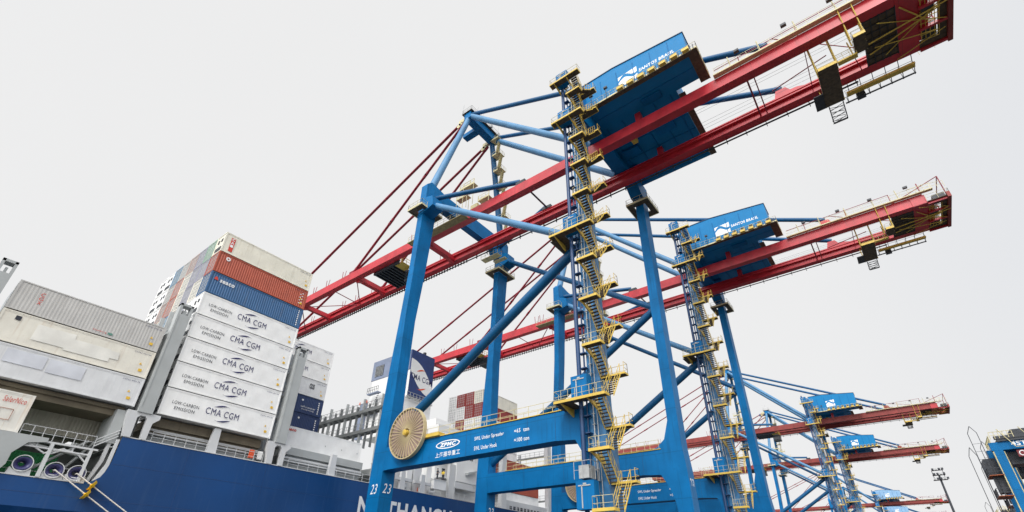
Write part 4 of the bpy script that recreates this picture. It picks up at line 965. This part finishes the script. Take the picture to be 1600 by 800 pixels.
# low stack nearer the camera
for tier, pal, lab in ((3, 'pale grey', 'pale grey corrugated container on top of the low stack at far left'), (2, 'cream', 'cream container with patched paint, middle of the low stack at far left'), (1, 'light grey', 'light grey patched container at the bottom of the low stack at far left')):
    c_ = container(XS, 2.15, 14.84 + (tier - 1) * TP, 'shallow' if tier == 3 else 'reefer', pal, lab, GB_); stickers(c_, 11.2)
    if tier == 3:
        for k, ch in enumerate('KGF'[::-1] if False else 'CGX'): tx(c_, ch, 1.75, 1.9 - k * .42, .32, .34, REDL)
        tx(c_, 'Hamburg', 6.4, .3, 1.1, .2, REDL)
        mark(c_, lambda b: b.add([(.02, 7.6, .3), (.02, 8.0, .3), (.02, 8.0, .52), (.02, 7.6, .52)], [(0, 1, 2, 3)]), 'emblem', mat('faded_green', (.1, .25, .2), .6))
    if tier == 2:
        mark(c_, lambda b: b.add([(.02, 1.0, 2.1), (.02, 1.4, 2.1), (.02, 1.4, 2.5), (.02, 1.0, 2.5)], [(0, 1, 2, 3)]), 'emblem', CLB)
        mark(c_, lambda b: [b.add([(.012 + .001 * k, y0, z0), (.012 + .001 * k, y1, z0 + .05), (.012 + .001 * k, y1 - .1, z1), (.012 + .001 * k, y0 + .05, z1 - .03)], [(0, 1, 2, 3)]) for k, (y0, y1, z0, z1) in enumerate(((2.6, 5.6, .75, 2.3), (5.0, 8.6, .6, 1.9), (7.6, 9.3, 1.0, 1.8)))], 'paint_patch', mat('cream_patch', (.79, .775, .715), .6))
    if tier == 1:
        mark(c_, lambda b: [b.add([(.012 + .001 * k, y0, z0), (.012 + .001 * k, y1, z0), (.012 + .001 * k, y1, z1), (.012 + .001 * k, y0, z1)], [(0, 1, 2, 3)]) for k, (y0, y1, z0, z1) in enumerate(((1.6, 4.4, 1.3, 2.5), (4.6, 7.3, 1.2, 2.45)))], 'paint_patch', mat('bluish_patch', (.62, .64, .69), .6))
container(XS - PITCH, 2.15, 14.84 + 2 * TP - .25, 'dry', 'mid blue', 'blue container whose edge shows behind the pale grey container at far left', GB_)
for tier in range(1, 3): container(XS - PITCH, 2.15, 14.6 + (tier - 1) * TP, 'dry', 'mid blue', 'blue container in the second row of the low left stack, %s' % ('bottom' if tier == 1 else 'middle'), GB_)
c_ = container(-63.6, 1.6, 11.95, 'dry', 'tan grey', 'tan-grey corrugated container in the shade under the low left stack', GB_); c_.scale = (1, 1.0, .87)
container(-62.0, -1.1, 7.0, 'dry', 'dark green', 'dark green container behind the mooring fairleads', GB_)
c_ = container(-58.5, -4.9, 10.62, 'reefer', 'rust stained white', 'rust-stained white container with red lettering above the mooring deck', GB_); c_.scale = (1, .985, 1.13)
tx(c_, 'SalerNico', 10.2, 2.05, 1.55, .42, REDL, shear=.2)
mark(c_, lambda b: [b.box(.01, .03, 10.3, 11.2, z, z + .03) for z in (.75, 1.55)] + [b.box(.01, .03, y, y + .03, .75, 1.58) for y in (10.3, 11.17)], 'hatch_outline', RUST)
# partly empty bay behind the second lashing bridge
c_ = container(-61.14, 31.2, 14.68, 'reefer', 'white reefer', 'white container with small red lettering lying alone beyond the second grey post', GB_)
tx(c_, 'eaco', .6, 2.25, 1.15, .30, REDL, bold=.04); mark(c_, lambda b: [b.box(.01, .02, 6.3 + 2.6 * k, 6.42 + 2.6 * k, 1.25, 1.4) for k in range(3)], 'vent_cap', GALV)
seven = ['white reefer', 'cream', 'navy blue', 'navy blue', 'light grey', 'white reefer', 'white reefer']
for tier in range(1, 8):
    pal = seven[tier - 1] if tier > 2 else 'cream'
    c_ = container(-73.9, 31.3, 14.75 + (tier - 1) * TP, 'dry' if pal == 'navy blue' else 'reefer', pal, ['bottom', 'second', 'lower navy', 'upper navy', 'light grey', 'lower white lettered', 'top white lettered'][tier - 1] + ' container of the stack seen behind the second grey post', GB_)
    if tier >= 6: cma(c_, False)
    if tier == 5: tx(c_, 'COS', 9.0, 1.3, .9, .9, CLB, bold=.05); stickers(c_)
    if pal == 'navy blue':
        tx(c_, 'self-sustainer', 8.3, .95 if tier == 4 else .25, 2.6, .28, LOGO); tx(c_, 'transporting', 8.5, .55 if tier == 4 else -.1 + .12, 2.2, .22, LOGO)
        mark(c_, lambda b: [b.add([(.02, 11.3, .4 + k * .35), (.02, 11.5, .4 + k * .35), (.02, 11.5, .6 + k * .35), (.02, 11.3, .6 + k * .35)], [(0, 1, 2, 3)]) for k in range(6)], 'data_plate', LOGO)
        tx(c_, 'M', 6.6, 1.7, .7, .55, LOGO, bold=.04)
        mark(c_, lambda b: b.ring((.02, 8.4, 2.1), .02, .16, .01, axis='x', n=10), 'emblem', LOGO)
# stacks beyond the deckhouse
far = {0: (8, ['white reefer', 'white reefer', 'cream', 'white reefer', 'white reefer', 'white reefer', 'dark red', 'aged cream']),
       1: (8, ['white reefer', 'dark red', 'white reefer', 'cream', 'white reefer', 'white reefer', 'dark red', 'dark red']),
       2: (8, ['white reefer', 'cream', 'white reefer', 'white reefer', 'dark red', 'dark red', 'white reefer', 'dark red']),
       3: (8, ['white reefer', 'cream', 'white reefer', 'white reefer', 'dark red', 'white reefer', 'white reefer', 'white reefer'])}
for row in far:
    n, cols = far[row]
    for tier in range(3, n + 1):
        pal = cols[tier - 1]
        container(-66.1 - row * PITCH, 75.0, 13.4 + (tier - 1) * 2.88, 'dry', pal, '%s container beyond the deckhouse, %s, %s column from the quay' % (pal, ['lowest', 'second tier', 'third tier', 'fourth tier', 'fifth tier', 'third tier down', 'second tier down', 'top tier'][tier - 1], ['first', 'second', 'third', 'fourth'][row]), GB_)
for tier, pal in ((1, 'white reefer'), (2, 'rust red'), (3, 'rust red')):
    container(-60.2, 74.6, 12.4 + (tier - 1) * TP, 'dry', pal, '%s container at the ship side between the two portal beams, %s' % (pal, ['lowest', 'middle', 'top'][tier - 1]), GB_)

# ------------------------------------------------------------------ mooring ropes and rat guards
for i, (a_, d_) in enumerate((((-59.05, 10.55, 8.15), None), ((-59.05, 12.15, 8.1), None))):
    end = ((-56.1, 27.3, -1.4), (-56.1, 29.2, -1.4))[i]
    p0, p1 = Vector(a_), Vector(end); pts = []
    p0.x = -58.4
    for k in range(25):
        t_ = k / 24; p = p0.lerp(p1, t_); p.z -= .25 * math.sin(math.pi * t_); pts.append(p)
    ORG[0] = p0; m = MB(); m.path([Vector(a_)] + pts, .055, 6)
    o = m.build('mooring_rope', ROPE); o.location = p0
    tag(o, ['white mooring rope leaving the middle fairlead, the left of two', 'white mooring rope leaving the right-hand fairlead'][i], 'rope', 'mooring ropes')
    q = pts[4 if i == 0 else 2]; d = (p1 - p0).normalized(); ORG[0] = q
    m = MB(); m.tube(q - d * .12, q + d * .1, .5, 16, .36); m.tube(q - d * .2, q + d * .2, .09, 8)
    o = m.build('rat_guard', YEL if False else mat('rat_guard_yellow', (.85, .52, .02), .5)); o.location = q
    tag(o, ['yellow rat guard disc on the left mooring rope', 'yellow rat guard disc on the right mooring rope'][i], 'rat guard', 'rat guards')

# ------------------------------------------------------------------ two people on the ship
def person(loc, label, shirt, face):
    root = thing('person', loc, label, 'person', 'people on the ship'); x, y, z = loc
    def skin(name, V, E, Rr, m):
        me = bpy.data.meshes.new(name); me.from_pydata(V, E, []); o = bpy.data.objects.new(name, me); COL.objects.link(o)
        md = o.modifiers.new('s', 'SKIN'); sb = o.modifiers.new('u', 'SUBSURF'); sb.levels = 1; sb.render_levels = 1
        for i, r_ in enumerate(Rr): me.skin_vertices[0].data[i].radius = (r_, r_)
        me.skin_vertices[0].data[0].use_root = True
        dg = bpy.context.evaluated_depsgraph_get(); m2 = bpy.data.meshes.new_from_object(o.evaluated_get(dg)); bpy.data.objects.remove(o)
        m2.materials.append(m); ob = bpy.data.objects.new(name, m2); COL.objects.link(ob); ob.parent = root; return ob
    V = [(0, 0, .95), (0, 0, 1.15), (0, 0, 1.38), (0, 0, 1.5), (0, 0, 1.62), (0, 0, 1.74), (0, .2, 1.4), (.1, .28, 1.15), (.28, .2, 1.05), (0, -.2, 1.4), (.1, -.28, 1.15), (.28, -.2, 1.05), (0, .1, .9), (.02, .12, .5), (0, .13, .08), (.14, .14, .03), (0, -.1, .9), (.02, -.12, .5), (0, -.13, .08), (.14, -.14, .03)]
    E = [(0, 1), (1, 2), (2, 3), (3, 4), (4, 5), (2, 6), (6, 7), (7, 8), (2, 9), (9, 10), (10, 11), (0, 12), (12, 13), (13, 14), (14, 15), (0, 16), (16, 17), (17, 18), (18, 19)]
    body = skin('body', V, E, [.15, .14, .16, .06, .09, .085, .065, .045, .04, .065, .045, .04, .09, .065, .05, .045, .09, .065, .05, .045], SKIN)
    V2 = [(0, 0, .93), (0, 0, 1.15), (0, 0, 1.38), (0, 0, 1.46), (0, .2, 1.4), (.1, .28, 1.15), (.22, .22, 1.08), (0, -.2, 1.4), (.1, -.28, 1.15), (.22, -.22, 1.08)]
    skin('jacket', V2, [(0, 1), (1, 2), (2, 3), (2, 4), (4, 5), (5, 6), (2, 7), (7, 8), (8, 9)], [.17, .165, .18, .1, .085, .062, .055, .085, .062, .055], shirt)
    V3 = [(0, 0, .97), (0, .1, .88), (.02, .12, .5), (0, .13, .12), (0, -.1, .88), (.02, -.12, .5), (0, -.13, .12)]
    skin('trousers', V3, [(0, 1), (1, 2), (2, 3), (0, 4), (4, 5), (5, 6)], [.16, .11, .085, .075, .11, .085, .075], CLB)
    ORG[0] = Vector((0, 0, 0)); h = MB(); h.tube((0, 0, 1.68), (0, 0, 1.8), .125, 12, .07); h.tube((0, 0, 1.66), (0, 0, 1.69), .15, 12); h.build('helmet', CLB, root)
    root.rotation_euler = (0, 0, face); return root
person((-59.35, 57.2, 14.44), 'person in dark work clothes and helmet on the white deck locker', CLB, 1.2)
person((-59.35, 58.5, 14.44), 'person in yellow high-visibility jacket beside the darker figure', CLY, -1.3)

# ------------------------------------------------------------------ yard: rubber-tyred gantries and floodlight mast
def build_rtg():
    y = 115.0; t = thing('yard_gantry_crane', (14.5, 116, GZ), 'nearer blue yard gantry crane with lettered top beam at the right edge', 'crane', 'yard gantry cranes at the right edge')
    ty = y; X0 = 12.9
    for yy in (y, y + 6.5):
        m = MB(); m.box(X0, X0 + 24, yy, yy + 1.0, 20.7, 22.0); b = m.build('top_beam', BLUE, t)
        if yy == y:
            tt = MB(); letter(tt, '4ST', (X0 + 2.7, yy - .02, 21.15), (1, 0, 0), (0, 0, 1), width=1.9, height=.75, bold=.03); tt.build('lettering', LOGO, b)
        for x in (X0 + .25, X0 + 22.6):
            m = MB(); m.box(x, x + 1.15, yy + .004, yy + .996, .2, 20.69); m.build('leg', BLUE, t)
    for x in (X0 + .1, X0 + 22.5):
        m = MB(); m.box(x, x + 1.4, y - 1.5, y + 9, -.6, .19); sl = m.build('sill_beam', BLUE, t)
        for yy in (y - .8, y + .8, y + 6.2, y + 7.8):
            w_ = MB(); w_.tube((x + .4, yy, -.98), (x + 1.0, yy, -.98), .7, 18); w_.build('tyre', DARK, sl)
    m = MB(); m.box(X0 + 1.2, X0 + 6.6, y - .3, y + 7.8, 22.03, 22.5); m.box(X0 + .9, X0 + 8.5, y - .4, y + .1, 22.4, 22.9); m.box(X0 + 3.4, X0 + 6.2, y + .5, y + 6.5, 22.51, 23.9); m.box(X0 + 6.3, X0 + 8, y + 1.5, y + 5.5, 22.51, 23.5); tr = m.build('trolley', DARK, t)
    m = MB(); m.rail([(X0 + .5, y - .4, 22.5), (X0 + 3.4, y - .4, 22.5)], 1.1, .6, .06); m.rail([(X0 + .3, y - .2, 22.0), (X0 + .3, y + 7, 22.0)], 1.1, .8, .06)
    for x in (X0 + 2.6, X0 + 5.3): m.tube((x - .9, y - .5, 24), (x + .5, y - .5, 20.9), .07, 5)
    m.tube((X0 + 3.1, y - .5, 20.9), (X0 + 5.8, y - .5, 20.9), .07, 5); m.build('railing', YELP, tr)
    m = MB(); m.box(X0 + 2.0, X0 + 7, y + 1.8, y + 5.2, 18.6, 20.6); hb = m.build('operator_cabin', DARK, tr)
    m = MB(); m.box(X0 + 2.9, X0 + 8.6, y - .35, y - .15, 19.35, 20.4); sb = m.build('name_board', mat('dark_red_board', (.16, .01, .015), .6), tr)
    tt = MB(); tt.ring((X0 + 3.5, y - .37, 19.9), .3, .42, .01, n=18); tt.build('emblem', LOGO, sb)
    tt = MB(); letter(tt, 'Kalmar', (X0 + 4.1, y - .37, 19.6), (1, 0, 0), (0, 0, 1), width=2.6, height=.6, bold=.03); tt.build('lettering', LOGO, sb)
    # power house, ladders and stair landings on the side leg
    m = MB(); m.box(X0 - 1.5, X0 + .1, y + 1.6, y + 5.5, 17.2, 19.8); m.box(X0 - 1.2, X0 + .1, y + .8, y + 2.5, 14.2, 17.1); m.build('switch_cabinet', DARK, t)
    for z in (16.8, 13.6, 7.5): lg_ = MB().box(X0 - 1.7, X0 + .15, y - .4, y + 4, z, z + .12).build('side_landing', RUST, t)
    m = MB()
    for z in (16.9, 13.7, 7.6): m.rail([(X0 - 1.7, y + 4, z), (X0 - 1.7, y - .4, z), (X0, y - .4, z)], 1.1, .8, .05)
    for x, yy, zt in ((X0 - 2.0, y + .5, 24.0), (X0 - .8, y + .5, 24.0), (X0 - 3.0, y + 2, 20.5), (X0 - 1.9, y + 2, 20.5)): m.tube((x, yy, 7), (x, yy, zt), .05, 5)
    for i in range(5): m.tube((X0 - 2.0, y + .5, 17 + i * 1.3), (X0 - .8, y + .5, 17 + i * 1.3), .03, 4)
    m.tube((X0 - 2, y + .5, 24.0), (X0 - 1.4, y + .5, 25.2), .05, 5); m.tube((X0 - .8, y + .5, 24.0), (X0 - 1.4, y + .5, 25.2), .05, 5)
    m.tube((X0 - 3.0, y + 2, 20.5), (X0 - 2.45, y + 2, 22), .05, 5); m.tube((X0 - 1.9, y + 2, 20.5), (X0 - 2.45, y + 2, 22), .05, 5); m.build('ladder_cage', DARK, lg_)
    m = MB(); m.tube((X0 + .1, y - .15, 1), (X0 + .1, y - .15, 20.5), .1, 6); m.tube((X0 + 1.5, y + .3, 1), (X0 + 1.5, y + .3, 20.5), .08, 6); m.tube((X0 + 1.5, y + 6, 1), (X0 + 1.5, y + 6, 20.5), .08, 6); m.build('conduit', YELP, t)
    return t
rtg = build_rtg()
r2_ = copy_tree(rtg); r2_.location = (16.7, 130, GZ); r2_['label'] = 'second blue yard gantry crane, its beam showing beneath the nearer one at the right edge'
r3_ = copy_tree(rtg); r3_.location = (19.5, 205, GZ - 2.2); r3_['label'] = 'far yard gantry crane, only its dark top machinery showing at the bottom edge'
ORG[0] = Vector((17, 124, 12)); sp_ = thing('spreader', (19.5, 126, 12.9), 'rust-coloured lifting spreader hanging between the two yard gantry cranes', 'spreader')
m = MB(); m.box(16.2, 26, 124.8, 127.2, 13.2, 13.9); sb = m.build('spreader_frame', RUST, sp_)
for x, z, r_ in ((17.2, 15.3, 1.0), (20.2, 15.6, 1.1), (23, 15.2, .9)):
    m = MB(); m.tube((x, 125, z), (x, 127, z), r_, 18); m.box(x - .5, x + .5, 125.2, 126.8, 13.9, z); m.build('rope_drum', RUST, sp_)
m = MB()
for x in (17, 25): m.tube((x, 126, 15), (x, 126, 20), .04, 4)
m.build('hoist_rope', DARK, sp_)
c_ = container(16.5, 60, 0, 'dry', 'white reefer', 'white container roofline lying between the yard gantry legs', GB_)
c_.location = (19.5 + 9.5, 129.5, 17.5 - 1.2); c_.rotation_euler = (0, 0, math.pi / 2); bpy.data.objects.remove(c_) if False else None
for ch in list(c_.children_recursive): bpy.data.objects.remove(ch)
bpy.data.objects.remove(c_)
fm = thing('floodlight_mast', (8.35, 200, GZ), 'tall dark floodlight mast with a cluster of lamps at lower right', 'light mast')
m = MB(); m.tube((8.35, 200, GZ), (8.35, 200, 30.6), .42, 12, .26); ms = m.build('mast', DARK, fm)
m = MB(); m.box(6.6, 10.1, 199.6, 200.4, 29.2, 29.35); m.box(6.8, 9.9, 199.7, 200.3, 30.6, 30.75); m.box(7.0, 9.7, 199.7, 200.3, 32.0, 32.12)
for x in (7.0, 9.6): m.tube((x, 200, 29.2), (x, 200, 32.1), .08, 5)
hr = m.build('lamp_frame', DARK, fm)
for j in range(3):
    for i in range(4 if j else 5):
        m = MB(); x = 6.75 + i * .78 + (.3 if j else 0); z = 29.4 + j * 1.35; m.box(x, x + .55, 199.1, 199.7, z, z + .5); m.build('floodlight', DARK if (i + j) % 3 else GALV, hr)
